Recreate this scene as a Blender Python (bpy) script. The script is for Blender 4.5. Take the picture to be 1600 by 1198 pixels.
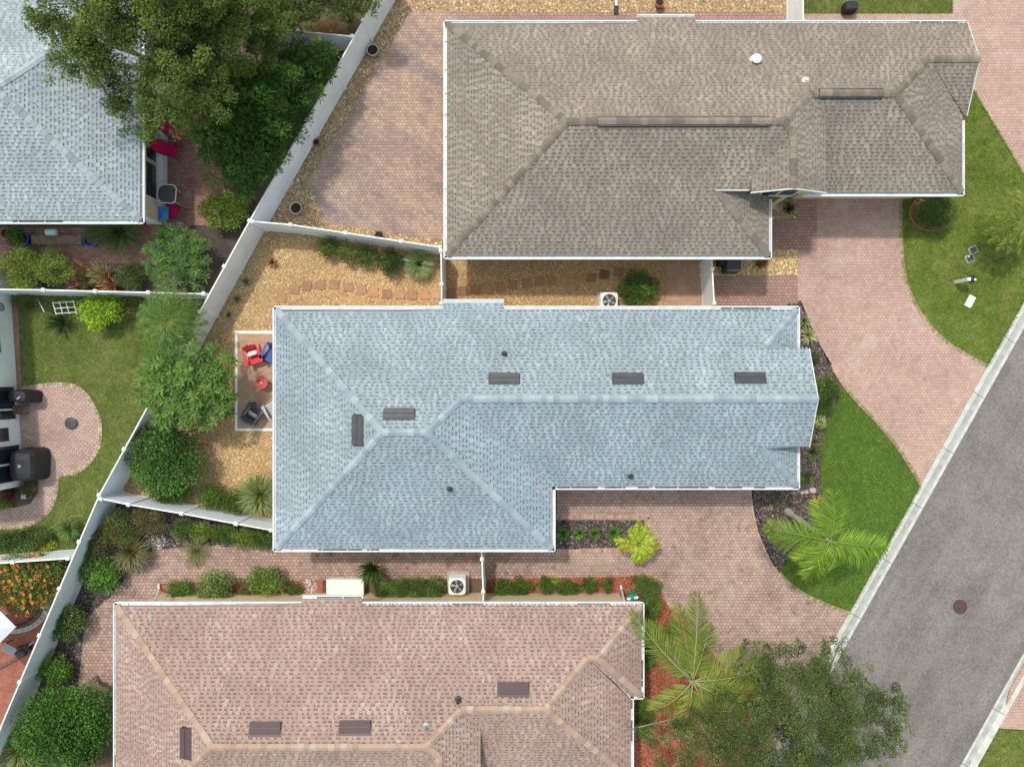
import bpy, math, random
import numpy as np
from mathutils import Vector, Matrix, noise as mnoise

for _o in list(bpy.data.objects): bpy.data.objects.remove(_o)
SC = bpy.context.scene
COL = SC.collection
R = math.radians

# ------------------------------------------------------------------ camera, sky, sun, exposure
H = 31.7                      # flying height of the camera (m)
PPM = 35.0                    # photograph pixels per metre at ground level
cam_d = bpy.data.cameras.new('camera'); cam = bpy.data.objects.new('camera', cam_d); COL.objects.link(cam)
cam.location = (0, 0, H); cam.rotation_euler = (0, 0, 0)
cam_d.sensor_width = 36.0; cam_d.lens = 18.0 * H / (800.0 / PPM)
cam_d.clip_start = 0.5; cam_d.clip_end = 4000
SC.camera = cam

SUN_DIR = Vector((0.83, -1.2, -2.9)).normalized()      # the way the light travels
world = bpy.data.worlds.new('World'); SC.world = world; world.use_nodes = True
wn = world.node_tree.nodes; wl = world.node_tree.links
sky = wn.new('ShaderNodeTexSky'); sky.sky_type = 'NISHITA'; sky.sun_disc = False
sky.sun_elevation = math.asin(-SUN_DIR.z); sky.sun_rotation = math.atan2(-SUN_DIR.x, -SUN_DIR.y) % (2 * math.pi)
sky.air_density = 3.0; sky.dust_density = 2.5; sky.ozone_density = 0.0
wn['Background'].inputs['Strength'].default_value = 0.15
wl.new(sky.outputs['Color'], wn['Background'].inputs['Color'])
sun_d = bpy.data.lights.new('sun', 'SUN'); sun_d.energy = 2.0; sun_d.angle = R(3.0); sun_d.color = (1.0, 0.95, 0.88)
sun = bpy.data.objects.new('sun', sun_d); COL.objects.link(sun); sun.location = (0, 0, 60)
sun.rotation_euler = SUN_DIR.to_track_quat('-Z', 'Y').to_euler()
SC.view_settings.view_transform = 'Standard'; SC.view_settings.look = 'None'
SC.view_settings.exposure = 0.30; SC.view_settings.gamma = 1.0; SC.view_settings.use_curve_mapping = False
SC.render.engine = 'CYCLES'; SC.cycles.max_bounces = 6; SC.cycles.transparent_max_bounces = 6
SC.cycles.use_denoising = True

# ------------------------------------------------------------------ helpers
def P(px, py, z=0.0):
    """photograph pixel at height z -> world point"""
    k = (H - z) / H / PPM
    return Vector(((px - 800.0) * k, (599.0 - py) * k, z))
def P2(px, py, z=0.0):
    v = P(px, py, z); return (v.x, v.y)

def world_of(o):
    m = o.matrix_basis.copy()
    if o.parent: m = world_of(o.parent) @ o.matrix_parent_inverse @ m
    return m
def link(o, parent=None, local=False):
    COL.objects.link(o)
    if parent is not None:
        o.parent = parent
        if not local: o.matrix_parent_inverse = world_of(parent).inverted()
    return o
def tag(o, label=None, cat=None, group=None, kind=None):
    if label: o['label'] = label
    if cat: o['category'] = cat
    if group: o['group'] = group
    if kind: o['kind'] = kind
    return o
def thing(name, label, cat, loc=(0, 0, 0), rz=0.0, group=None):
    o = bpy.data.objects.new(name, None); COL.objects.link(o)
    o.empty_display_size = 0.2; o.location = loc; o.rotation_euler = (0, 0, rz)
    return tag(o, label, cat, group)
def copy_tree(o, parent=None):
    c = o.copy(); COL.objects.link(c)
    if parent is not None: c.parent = parent; c.matrix_parent_inverse = o.matrix_parent_inverse.copy()
    for ch in list(o.children): copy_tree(ch, c)
    return c

class MB:
    """collects polygons of one mesh (unshared vertices per call)"""
    def __init__(s): s.v = []; s.f = []; s.c = []
    def poly(s, pts, col=None):
        b = len(s.v); s.v += [tuple(p) for p in pts]; s.f.append(tuple(range(b, b + len(pts))))
        s.c += [col] * len(pts)
    def add(s, verts, faces, col=None, M=None):
        b = len(s.v)
        s.v += [tuple(M @ Vector(p)) if M is not None else tuple(p) for p in verts]
        s.f += [tuple(b + i for i in f) for f in faces]; s.c += [col] * len(verts); return s
    def box(s, x0, x1, y0, y1, z0, z1, M=None, col=None, taper=0.0, bev=0.0):
        if bev > 0:
            b = bev; t = taper
            lv = [(z0, 0), (z1 - b, t * (z1 - b - z0) / max(z1 - z0, 1e-6)), (z1, t + b)]
            V = []
            for z, i in lv:
                q = b * 0.8
                xa, xb, ya, yb = x0 + i, x1 - i, y0 + i, y1 - i
                V += [(xa + q, ya, z), (xb - q, ya, z), (xb, ya + q, z), (xb, yb - q, z), (xb - q, yb, z), (xa + q, yb, z), (xa, yb - q, z), (xa, ya + q, z)]
            F = [tuple(range(7, -1, -1)), tuple(range(16, 24))]
            for l in range(2):
                for i in range(8):
                    j = (i + 1) % 8; F.append((l * 8 + i, l * 8 + j, l * 8 + 8 + j, l * 8 + 8 + i))
            return s.add(V, F, col, M)
        t = taper
        V = [(x0, y0, z0), (x1, y0, z0), (x1, y1, z0), (x0, y1, z0), (x0 + t, y0 + t, z1), (x1 - t, y0 + t, z1), (x1 - t, y1 - t, z1), (x0 + t, y1 - t, z1)]
        return s.add(V, [(3, 2, 1, 0), (4, 5, 6, 7), (0, 1, 5, 4), (1, 2, 6, 5), (2, 3, 7, 6), (3, 0, 4, 7)], col, M)
    def bar(s, a, b, w, h, up=(0, 0, 1), col=None):
        a = Vector(a); b = Vector(b); d = (b - a); L = d.length
        if L < 1e-6: return s
        d /= L; u = Vector(up)
        if abs(d.dot(u)) > 0.98: u = Vector((1, 0, 0))
        sx = d.cross(u).normalized(); u = sx.cross(d).normalized()
        V = []
        for p in (a, b):
            for (i, j) in ((-1, -1), (1, -1), (1, 1), (-1, 1)): V.append(p + sx * (i * w / 2) + u * (j * h / 2))
        return s.add(V, [(0, 1, 2, 3), (7, 6, 5, 4), (0, 4, 5, 1), (1, 5, 6, 2), (2, 6, 7, 3), (3, 7, 4, 0)], col)
    def tube(s, pts, rad, sides=8, col=None, cap=True):
        pts = [Vector(p) for p in pts]; n = len(pts)
        if not hasattr(rad, '__len__'): rad = [rad] * n
        b = len(s.v); V = []; ref = None
        for i, p in enumerate(pts):
            d = (pts[min(i + 1, n - 1)] - pts[max(i - 1, 0)]).normalized()
            if ref is None: ref = Vector((0, 0, 1)) if abs(d.z) < 0.9 else Vector((1, 0, 0))
            x = d.cross(ref).normalized(); y = x.cross(d).normalized(); ref = y
            for k in range(sides):
                a = 2 * math.pi * k / sides; V.append(p + (x * math.cos(a) + y * math.sin(a)) * rad[i])
        F = []
        for i in range(n - 1):
            for k in range(sides):
                k2 = (k + 1) % sides; F.append((i * sides + k, i * sides + k2, (i + 1) * sides + k2, (i + 1) * sides + k))
        if cap: F += [tuple(range(sides - 1, -1, -1)), tuple((n - 1) * sides + k for k in range(sides))]
        return s.add(V, F, col)
    def lathe(s, prof, seg=20, M=None, col=None):
        V = []; F = []; n = len(prof)
        for r, z in prof:
            for k in range(seg):
                a = 2 * math.pi * k / seg; V.append((r * math.cos(a), r * math.sin(a), z))
        for i in range(n - 1):
            for k in range(seg):
                k2 = (k + 1) % seg; F.append((i * seg + k, i * seg + k2, (i + 1) * seg + k2, (i + 1) * seg + k))
        F.append(tuple(range(seg - 1, -1, -1))); F.append(tuple((n - 1) * seg + k for k in range(seg)))
        return s.add(V, F, col, M)
    def mesh(s, name, mat, smooth=False):
        me = bpy.data.meshes.new(name); me.from_pydata(s.v, [], s.f)
        if any(c is not None for c in s.c):
            a = me.color_attributes.new('Col', 'FLOAT_COLOR', 'POINT')
            arr = np.ones((len(s.v), 4), np.float32)
            arr[:, :3] = [c if c is not None else (1, 1, 1) for c in s.c]
            a.data.foreach_set('color', arr.ravel())
        if mat: me.materials.append(mat)
        if smooth: me.polygons.foreach_set('use_smooth', [True] * len(me.polygons))
        me.update(); return me
    def build(s, name, mat, parent=None, local=False, smooth=False):
        return link(bpy.data.objects.new(name, s.mesh(name, mat, smooth)), parent, local)

def np_mesh(name, V, F, C, mat, parent=None, local=False):
    """V (n,3), F (m,3 or 4) indices, C (n,3) colours"""
    me = bpy.data.meshes.new(name); n = len(V); m, k = F.shape
    me.vertices.add(n); me.vertices.foreach_set('co', np.ascontiguousarray(V, np.float32).ravel())
    me.loops.add(m * k); me.loops.foreach_set('vertex_index', np.ascontiguousarray(F, np.int32).ravel())
    me.polygons.add(m); me.polygons.foreach_set('loop_start', np.arange(0, m * k, k, dtype=np.int32))
    me.polygons.foreach_set('loop_total', np.full(m, k, np.int32))
    me.update(calc_edges=True)
    if C is not None:
        a = me.color_attributes.new('Col', 'FLOAT_COLOR', 'POINT')
        arr = np.ones((n, 4), np.float32); arr[:, :3] = C; a.data.foreach_set('color', arr.ravel())
    me.materials.append(mat)
    return link(bpy.data.objects.new(name, me), parent, local)

# ------------------------------------------------------------------ materials
MATS = {}
def new_mat(name, rough=0.8, spec=0.3):
    m = bpy.data.materials.new(name); m.use_nodes = True; nt = m.node_tree
    b = nt.nodes['Principled BSDF']; b.inputs['Roughness'].default_value = rough
    b.inputs['Specular IOR Level'].default_value = spec
    MATS[name] = m; return m, nt, b
def node(nt, t, **kw):
    n = nt.nodes.new(t)
    for k, v in kw.items():
        if k in n.inputs: n.inputs[k].default_value = v
        else: setattr(n, k, v)
    return n
def coords(nt, scale=(1, 1, 1), rot=0.0):
    tc = nt.nodes.new('ShaderNodeTexCoord'); mp = nt.nodes.new('ShaderNodeMapping')
    mp.inputs['Scale'].default_value = scale; mp.inputs['Rotation'].default_value = (0, 0, rot)
    if rot and scale != (1, 1, 1):
        mp.inputs['Rotation'].default_value = (0, 0, 0); mr = nt.nodes.new('ShaderNodeMapping'); mr.inputs['Rotation'].default_value = (0, 0, rot)
        nt.links.new(tc.outputs['Object'], mr.inputs['Vector']); nt.links.new(mr.outputs['Vector'], mp.inputs['Vector']); return mp.outputs['Vector']
    nt.links.new(tc.outputs['Object'], mp.inputs['Vector']); return mp.outputs['Vector']
def noise(nt, vec, scale, detail=4.0, rough=0.6):
    n = node(nt, 'ShaderNodeTexNoise'); n.inputs['Scale'].default_value = scale; n.inputs['Detail'].default_value = detail
    n.inputs['Roughness'].default_value = rough
    if vec is not None: nt.links.new(vec, n.inputs['Vector'])
    return n.outputs['Fac']
def ramp(nt, fac, stops):
    r = nt.nodes.new('ShaderNodeValToRGB'); e = r.color_ramp.elements
    while len(e) < len(stops): e.new(0.5)
    for i, (p, c) in enumerate(stops):
        e[i].position = p; e[i].color = (*c, 1) if hasattr(c, '__len__') else (c, c, c, 1)
    nt.links.new(fac, r.inputs['Fac']); return r.outputs['Color']
def mix(nt, a, b, fac=1.0, mode='MULTIPLY'):
    m = nt.nodes.new('ShaderNodeMix'); m.data_type = 'RGBA'; m.blend_type = mode
    def put(x, sock):
        if hasattr(x, 'is_output'): nt.links.new(x, sock)
        elif hasattr(x, '__len__'): sock.default_value = (*x, 1) if len(x) == 3 else x
        else: sock.default_value = x
    put(fac, m.inputs['Factor']); put(a, m.inputs['A']); put(b, m.inputs['B']); return m.outputs['Result']
def bump(nt, b, height, strength=0.3, dist=0.02):
    n = nt.nodes.new('ShaderNodeBump'); n.inputs['Strength'].default_value = strength; n.inputs['Distance'].default_value = dist
    nt.links.new(height, n.inputs['Height']); nt.links.new(n.outputs['Normal'], b.inputs['Normal'])

def plain(name, col, rough=0.6, spec=0.3, var=0.12, scale=3.0, metal=0.0, fine=0.0):
    m, nt, b = new_mat(name, rough, spec); b.inputs['Metallic'].default_value = metal
    v = coords(nt)
    f = ramp(nt, noise(nt, v, scale), [(0.3, 1 - var), (0.7, 1 + var)])
    c = mix(nt, col, f)
    if fine: c = mix(nt, c, ramp(nt, noise(nt, v, 60, 2), [(0.3, 1 - fine), (0.7, 1 + fine)]))
    nt.links.new(c, b.inputs['Base Color']); return m
def vcol(name, rough=0.85, spec=0.2, var=0.1, scale=1.2, transl=0.0, mid=0.0, fine=0.0):
    m, nt, b = new_mat(name, rough, spec)
    a = nt.nodes.new('ShaderNodeAttribute'); a.attribute_name = 'Col'
    v = coords(nt)
    c = mix(nt, a.outputs['Color'], ramp(nt, noise(nt, v, scale), [(0.3, 1 - var), (0.7, 1 + var)]))
    if mid: c = mix(nt, c, ramp(nt, noise(nt, v, 3.2, 5, 0.75), [(0.32, (1 - mid, 1 - mid, 1 - mid)), (0.68, (1 + mid * 1.3, 1 + mid, 1 + mid * 1.6))]))
    if fine: c = mix(nt, c, ramp(nt, noise(nt, v, 45, 2), [(0.3, 1 - fine), (0.7, 1 + fine)]))
    nt.links.new(c, b.inputs['Base Color'])
    if transl:
        t = nt.nodes.new('ShaderNodeBsdfTranslucent'); nt.links.new(mix(nt, c, (1.0, 1.0, 0.55)), t.inputs['Color'])
        ms = nt.nodes.new('ShaderNodeMixShader'); ms.inputs['Fac'].default_value = transl
        nt.links.new(b.outputs['BSDF'], ms.inputs[1]); nt.links.new(t.outputs['BSDF'], ms.inputs[2])
        nt.links.new(ms.outputs['Shader'], nt.nodes['Material Output'].inputs['Surface'])
    return m
def pavers(name, c1, c2, joint, bw=0.22, bh=0.13, rot=0.0, stain=None, stain_amt=0.35, joint_w=0.014, streak=None, offset=0.5, spots=0.0):
    m, nt, b = new_mat(name, 0.85, 0.25)
    v = coords(nt, rot=rot)
    br = nt.nodes.new('ShaderNodeTexBrick'); br.offset = offset
    br.inputs['Scale'].default_value = 1.0; br.inputs['Brick Width'].default_value = bw; br.inputs['Row Height'].default_value = bh
    br.inputs['Mortar Size'].default_value = joint_w; br.inputs['Mortar Smooth'].default_value = 0.3
    br.inputs['Color1'].default_value = (*c1, 1); br.inputs['Color2'].default_value = (*c2, 1); br.inputs['Mortar'].default_value = (*joint, 1)
    nt.links.new(v, br.inputs['Vector'])
    c = br.outputs['Color']
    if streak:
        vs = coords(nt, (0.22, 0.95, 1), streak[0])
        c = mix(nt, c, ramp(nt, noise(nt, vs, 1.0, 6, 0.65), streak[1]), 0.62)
    g = noise(nt, coords(nt), 0.55, 6, 0.65)
    c = mix(nt, c, ramp(nt, g, [(0.3, 1 - stain_amt), (0.55, 1.0), (0.75, 1.1)]))
    c = mix(nt, c, ramp(nt, noise(nt, coords(nt), 3.5, 5, 0.7), [(0.3, 1 - stain_amt * 0.6), (0.6, 1.05)]))
    c = mix(nt, c, ramp(nt, noise(nt, coords(nt), 28, 2), [(0.3, 0.86), (0.7, 1.12)]))
    if spots: c = mix(nt, c, ramp(nt, noise(nt, coords(nt), 2.4, 3, 0.55), [(0.30, 1 - spots), (0.42, 1.0)]))
    if stain: c = mix(nt, c, stain, ramp(nt, noise(nt, coords(nt), 0.8, 5), [(0.55, 0.0), (0.75, 0.5)]), 'MIX')
    nt.links.new(c, b.inputs['Base Color'])
    bump(nt, b, br.outputs['Fac'], -0.4, 0.01) if False else None
    return m
def ground_mat(name, stops, s1=2.0, s2=30.0, fine=0.3, rough=0.95):
    m, nt, b = new_mat(name, rough, 0.1)
    c = ramp(nt, noise(nt, coords(nt), s1, 6, 0.65), stops)
    h = noise(nt, coords(nt), s2, 3, 0.7)
    c = mix(nt, c, ramp(nt, h, [(0.3, 1 - fine), (0.7, 1 + fine)]))
    nt.links.new(c, b.inputs['Base Color']); bump(nt, b, h, 0.6, 0.03); return m

M_SHINGLE = vcol('shingle_granules', 0.95, 0.1, 0.10, 0.45, fine=0.10, mid=0.05)
def capmat(name, cols):
    m, nt, b = new_mat(name, 0.95, 0.1)
    oi = nt.nodes.new('ShaderNodeObjectInfo')
    n = len(cols); c = ramp(nt, oi.outputs['Random'], [(i / n, col) for i, col in enumerate(cols)])
    nt.nodes[-1].color_ramp.interpolation = 'CONSTANT'
    c = mix(nt, c, ramp(nt, noise(nt, coords(nt), 14, 3), [(0.3, 0.9), (0.7, 1.1)]))
    nt.links.new(c, b.inputs['Base Color']); return m
M_LEAF = vcol('leaf', 0.55, 0.35, 0.12, 1.5, transl=0.28)
M_FROND = vcol('palm_leaf', 0.5, 0.4, 0.1, 2.0, transl=0.3)
M_GRASS = vcol('grass_blade', 0.7, 0.2, 0.25, 0.35, transl=0.25, mid=0.34)
M_PEBBLE = vcol('pebble_stone', 0.8, 0.25, 0.18, 0.4)
M_CHIP = vcol('bark_chip', 0.95, 0.1, 0.15, 0.8)
M_BARK = plain('bark', (0.20, 0.17, 0.13), 0.95, 0.1, 0.3, 5, fine=0.2)
M_PALMBARK = plain('palm_bark', (0.42, 0.40, 0.36), 0.9, 0.1, 0.2, 6, fine=0.12)
M_VINYL = plain('white_vinyl', (0.80, 0.865, 0.95), 0.45, 0.4, 0.09, 1.1, fine=0.03)
M_METALW = plain('white_gutter_metal', (0.66, 0.675, 0.69), 0.5, 0.4, 0.14, 3, fine=0.08)
M_SOFFIT = plain('white_soffit', (0.7, 0.7, 0.68), 0.7, 0.2, 0.06)
M_DIRT = plain('gutter_dirt', (0.16, 0.16, 0.16), 0.95, 0.1, 0.4, 4)
M_BEIGE = plain('beige_stucco', (0.62, 0.50, 0.34), 0.9, 0.1, 0.06, 4, fine=0.06)
M_WHITEWALL = plain('white_stucco', (0.76, 0.77, 0.78), 0.9, 0.1, 0.05, 4, fine=0.05)
M_GLASS = plain('dark_glass', (0.015, 0.02, 0.035), 0.06, 0.8, 0.1)
M_BLACK = plain('black_cover_cloth', (0.022, 0.023, 0.027), 0.6, 0.35, 0.25, 4)
M_DARKMETAL = plain('dark_metal', (0.06, 0.06, 0.065), 0.45, 0.5, 0.2, 6, metal=0.3)
M_GREYMETAL = plain('grey_metal', (0.36, 0.37, 0.38), 0.45, 0.5, 0.12, 6, metal=0.3)
M_ACBODY = plain('cream_enamel', (0.72, 0.70, 0.64), 0.45, 0.4, 0.06, 4)
M_WHITE = plain('white_paint', (0.82, 0.81, 0.77), 0.5, 0.4, 0.05, 3)
M_RED = plain('red_plastic', (0.62, 0.025, 0.035), 0.5, 0.4, 0.08, 4)
M_REDTOP = plain('faded_red_table', (0.55, 0.06, 0.07), 0.5, 0.4, 0.12, 8)
M_BLUE = plain('blue_plastic', (0.02, 0.09, 0.34), 0.5, 0.4, 0.1, 4)
M_COBALT = plain('cobalt_glaze', (0.01, 0.06, 0.55), 0.25, 0.6, 0.15, 5)
M_CHARCOAL = plain('charcoal_plastic', (0.07, 0.08, 0.10), 0.5, 0.4, 0.15, 5)
M_PINK = plain('magenta_sling_fabric', (0.62, 0.01, 0.12), 0.7, 0.2, 0.08, 6)
M_TOWEL = plain('blue_towel', (0.05, 0.22, 0.55), 0.9, 0.1, 0.5, 14)
M_WOODGREY = plain('weathered_wood', (0.34, 0.30, 0.25), 0.9, 0.1, 0.3, 7, fine=0.2)
M_WOODDARK = plain('dark_old_wood', (0.13, 0.095, 0.07), 0.9, 0.1, 0.4, 7, fine=0.25)
M_CONC = plain('cast_concrete', (0.40, 0.38, 0.35), 0.9, 0.15, 0.15, 5, fine=0.1)
M_TERRA = plain('terracotta', (0.38, 0.16, 0.08), 0.85, 0.2, 0.15, 6)
M_SOIL = plain('potting_soil', (0.04, 0.03, 0.022), 0.98, 0.05, 0.4, 12, fine=0.3)
M_GREENPLASTIC = plain('green_plastic', (0.0, 0.20, 0.14), 0.5, 0.4, 0.1)
M_VENTGREY = plain('grey_roof_vent_metal', (0.05, 0.052, 0.06), 0.5, 0.4, 0.2, 4)
M_VENTBROWN = plain('brown_roof_vent_metal', (0.085, 0.052, 0.057), 0.5, 0.4, 0.1, 3)
M_CUSHION = plain('pale_cushion', (0.60, 0.60, 0.58), 0.9, 0.1, 0.2, 25)
M_ASPHALT = None

# ------------------------------------------------------------------ geometry tools for surfaces
def inside(poly, X, Y):
    c = np.zeros(len(X), bool); n = len(poly)
    for i in range(n):
        x0, y0 = poly[i]; x1, y1 = poly[(i + 1) % n]
        if y0 == y1: continue
        hit = ((y0 > Y) != (y1 > Y)) & (X < (x1 - x0) * (Y - y0) / (y1 - y0) + x0)
        c ^= hit
    return c
def smooth_line(pts, n=5):
    out = []; m = len(pts)
    for i in range(m - 1):
        p0 = pts[max(i - 1, 0)]; p1 = pts[i]; p2 = pts[i + 1]; p3 = pts[min(i + 2, m - 1)]
        for k in range(n):
            t = k / n
            out.append(tuple(0.5 * (2 * p1[a] + (p2[a] - p0[a]) * t + (2 * p0[a] - 5 * p1[a] + 4 * p2[a] - p3[a]) * t * t + (3 * p1[a] - p0[a] - 3 * p2[a] + p3[a]) * t ** 3) for a in (0, 1)))
    out.append(tuple(pts[-1])); return out
def prism(mb, poly, z0, z1):
    a = sum(poly[i][0] * poly[(i + 1) % len(poly)][1] - poly[(i + 1) % len(poly)][0] * poly[i][1] for i in range(len(poly)))
    if a < 0: poly = poly[::-1]
    n = len(poly); V = [(x, y, z1) for x, y in poly] + [(x, y, z0) for x, y in poly]
    F = [tuple(range(n))] + [(i + n, (i + 1) % n + n, (i + 1) % n, i) for i in range(n)]
    return mb.add(V, F)
def px_poly(pts, z=0.0): return [P2(x, y, z) for x, y in pts]
def slab(name, pts, z, mat, z0=-0.05):
    o = prism(MB(), px_poly(pts), z0, z).build(name, mat); return tag(o, kind='structure')

def scatter(poly_px, per_m2, seed, holes=()):
    rng = np.random.default_rng(seed)
    poly = px_poly(poly_px); xs = [p[0] for p in poly]; ys = [p[1] for p in poly]
    A = (max(xs) - min(xs)) * (max(ys) - min(ys)); n = int(A * per_m2)
    X = rng.uniform(min(xs), max(xs), n); Y = rng.uniform(min(ys), max(ys), n)
    k = inside(poly, X, Y)
    for h in holes: k &= ~inside(px_poly(h), X, Y)
    return X[k], Y[k], rng
def pal(rng, n, cols, jit=0.15):
    c = np.array(cols, float); i = rng.integers(0, len(c), n); C = c[i]
    return np.clip(C * (1 + rng.normal(0, jit, (n, 1))), 0.002, 0.95)
OCT = np.array([(1, 0, 0), (0, 1, 0), (-1, 0, 0), (0, -1, 0), (0, 0, 1)], float)
OCTF = np.array([(0, 1, 4), (1, 2, 4), (2, 3, 4), (3, 0, 4)])
def pebbles(name, poly_px, z, per_m2, size, cols, seed, label, cat='gravel', holes=(), flat=0.6, jit=0.18, mat=None):
    X, Y, rng = scatter(poly_px, per_m2, seed, holes); n = len(X)
    a = rng.uniform(0, 6.28, n); s = rng.lognormal(math.log(size), 0.3, n); el = rng.uniform(0.5, 1.0, n)
    B = OCT[None] * np.stack([s, s * el, s * flat], 1)[:, None, :]
    B[:, :4] += rng.normal(0, 0.18, (n, 4, 3)) * s[:, None, None] * np.array([1, 1, 0.0])
    B[:, 4, :2] += rng.normal(0, 0.25, (n, 2)) * s[:, None]
    ca, sa = np.cos(a)[:, None], np.sin(a)[:, None]
    V = np.empty_like(B); V[:, :, 0] = B[:, :, 0] * ca - B[:, :, 1] * sa + X[:, None]
    V[:, :, 1] = B[:, :, 0] * sa + B[:, :, 1] * ca + Y[:, None]; V[:, :, 2] = B[:, :, 2] + z
    F = (OCTF[None] + 5 * np.arange(n)[:, None, None]).reshape(-1, 3)
    C = np.repeat(pal(rng, n, cols, jit), 5, 0)
    o = np_mesh(name, V.reshape(-1, 3), F, C, mat or M_PEBBLE)
    return tag(o, label, cat, kind='stuff')
def grass(name, poly_px, z, per_m2, h, cols, seed, label, holes=()):
    X, Y, rng = scatter(poly_px, per_m2, seed, holes); n0 = len(X)
    pw = px_poly(poly_px); ex, ey = [], []
    for (xa, ya), (xb, yb) in zip(pw, pw[1:] + pw[:1]):
        L = math.hypot(xb - xa, yb - ya); k = int(min(L, 40) * 110); tt = rng.uniform(0, 1, k); nx, ny = (yb - ya) / max(L, 1e-6), -(xb - xa) / max(L, 1e-6); j = rng.normal(0, 0.025, k)
        ex.append(xa + (xb - xa) * tt + nx * j); ey.append(ya + (yb - ya) * tt + ny * j)
    X = np.concatenate([X] + ex); Y = np.concatenate([Y] + ey); n = len(X)
    a = rng.uniform(0, 6.28, n); hh = h * rng.uniform(0.6, 1.3, n); w = rng.uniform(0.008, 0.016, n); hh[n0:] *= 1.5; lean = rng.uniform(0.3, 1.3, n) * hh
    V = np.zeros((n, 3, 3)); ca, sa = np.cos(a), np.sin(a)
    V[:, 0, 0] = X - sa * w; V[:, 0, 1] = Y + ca * w; V[:, 1, 0] = X + sa * w; V[:, 1, 1] = Y - ca * w
    V[:, 2, 0] = X + ca * lean; V[:, 2, 1] = Y + sa * lean; V[:, :2, 2] = z; V[:, 2, 2] = z + hh
    F = np.arange(3 * n).reshape(n, 3); C = np.repeat(pal(rng, n, cols, 0.2), 3, 0)
    return tag(np_mesh(name, V.reshape(-1, 3), F, C, M_GRASS), label, 'grass', kind='stuff')

# ------------------------------------------------------------------ the setting
m, nt, b = new_mat('asphalt', 0.9, 0.2); M_ASPHALT = m
c = ramp(nt, noise(nt, coords(nt), 0.35, 5, 0.6), [(0.3, (0.168, 0.150, 0.138)), (0.7, (0.215, 0.196, 0.182))])
c = mix(nt, c, ramp(nt, noise(nt, coords(nt), 13, 3, 0.85), [(0.34, 0.68), (0.66, 1.34)]))
c = mix(nt, c, ramp(nt, noise(nt, coords(nt), 0.9, 6, 0.7), [(0.32, 0.84), (0.55, 1.03)]))
c = mix(nt, c, ramp(nt, noise(nt, coords(nt, (0.09, 0.9, 1), R(-60.6)), 1.0, 4, 0.6), [(0.36, 0.86), (0.55, 1.03)]))
vor = node(nt, 'ShaderNodeTexVoronoi', feature='DISTANCE_TO_EDGE'); vor.inputs['Scale'].default_value = 0.28
wv = nt.nodes.new('ShaderNodeVectorMath'); wv.operation = 'ADD'
nz = node(nt, 'ShaderNodeTexNoise'); nz.inputs['Scale'].default_value = 1.5; nt.links.new(coords(nt), nz.inputs['Vector'])
nt.links.new(coords(nt), wv.inputs[0]); nt.links.new(nz.outputs['Color'], wv.inputs[1]); nt.links.new(wv.outputs[0], vor.inputs['Vector'])
c = mix(nt, c, ramp(nt, vor.outputs['Distance'], [(0.0, 0.80), (0.006, 1.0)]))
nt.links.new(c, b.inputs['Base Color']); bump(nt, b, noise(nt, coords(nt), 60, 2), 0.5, 0.01)

M_TURF = ground_mat('turf_soil', [(0.3, (0.08, 0.105, 0.022)), (0.5, (0.12, 0.145, 0.034)), (0.7, (0.20, 0.185, 0.065))], 0.8, 25)
M_TURFG = ground_mat('lush_turf_soil', [(0.3, (0.06, 0.12, 0.018)), (0.7, (0.09, 0.16, 0.028))], 0.8, 25)
M_SOILG = ground_mat('yard_soil', [(0.3, (0.085, 0.060, 0.042)), (0.7, (0.16, 0.115, 0.08))], 1.5, 25)
M_GRAVELB = ground_mat('gravel_bed', [(0.3, (0.27, 0.175, 0.095)), (0.7, (0.37, 0.26, 0.15))], 1.2, 26, 0.45)
M_MULCHD = ground_mat('dark_mulch', [(0.3, (0.055, 0.042, 0.038)), (0.7, (0.11, 0.085, 0.075))], 2, 22, 0.5)
M_MULCHR = ground_mat('red_mulch', [(0.3, (0.22, 0.07, 0.042)), (0.7, (0.32, 0.12, 0.075))], 2, 22, 0.4)
M_MULCHRP = ground_mat('faded_red_mulch', [(0.3, (0.24, 0.085, 0.06)), (0.7, (0.36, 0.15, 0.11))], 2, 22, 0.4)

M_DRIVE = pavers('pink_driveway_pavers', (0.50, 0.345, 0.285), (0.42, 0.27, 0.22), (0.31, 0.215, 0.18), 0.155, 0.132, stain=(0.52, 0.455, 0.40), stain_amt=0.14, spots=0.10)
M_DRIVEC = pavers('worn_driveway_pavers', (0.49, 0.35, 0.29), (0.385, 0.26, 0.215), (0.22, 0.155, 0.13), 0.165, 0.14, stain=(0.46, 0.395, 0.34), stain_amt=0.26, spots=0.34)
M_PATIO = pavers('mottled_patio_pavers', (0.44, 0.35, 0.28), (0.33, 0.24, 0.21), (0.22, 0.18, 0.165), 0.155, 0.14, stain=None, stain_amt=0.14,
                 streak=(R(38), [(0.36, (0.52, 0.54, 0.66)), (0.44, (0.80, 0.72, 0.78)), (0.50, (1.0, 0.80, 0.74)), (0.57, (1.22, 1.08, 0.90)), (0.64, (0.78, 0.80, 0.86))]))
M_SIDEPAV = pavers('side_path_pavers', (0.48, 0.34, 0.28), (0.35, 0.23, 0.19), (0.19, 0.13, 0.11), 0.175, 0.145, stain_amt=0.30, spots=0.4)
M_DARKPAV = pavers('dark_red_brick', (0.46, 0.25, 0.19), (0.33, 0.165, 0.13), (0.17, 0.11, 0.09), 0.21, 0.11, stain_amt=0.35)
M_WALKPAV = pavers('front_walk_brick', (0.41, 0.25, 0.205), (0.33, 0.19, 0.155), (0.18, 0.12, 0.10), 0.17, 0.14, stain_amt=0.2)
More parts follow.
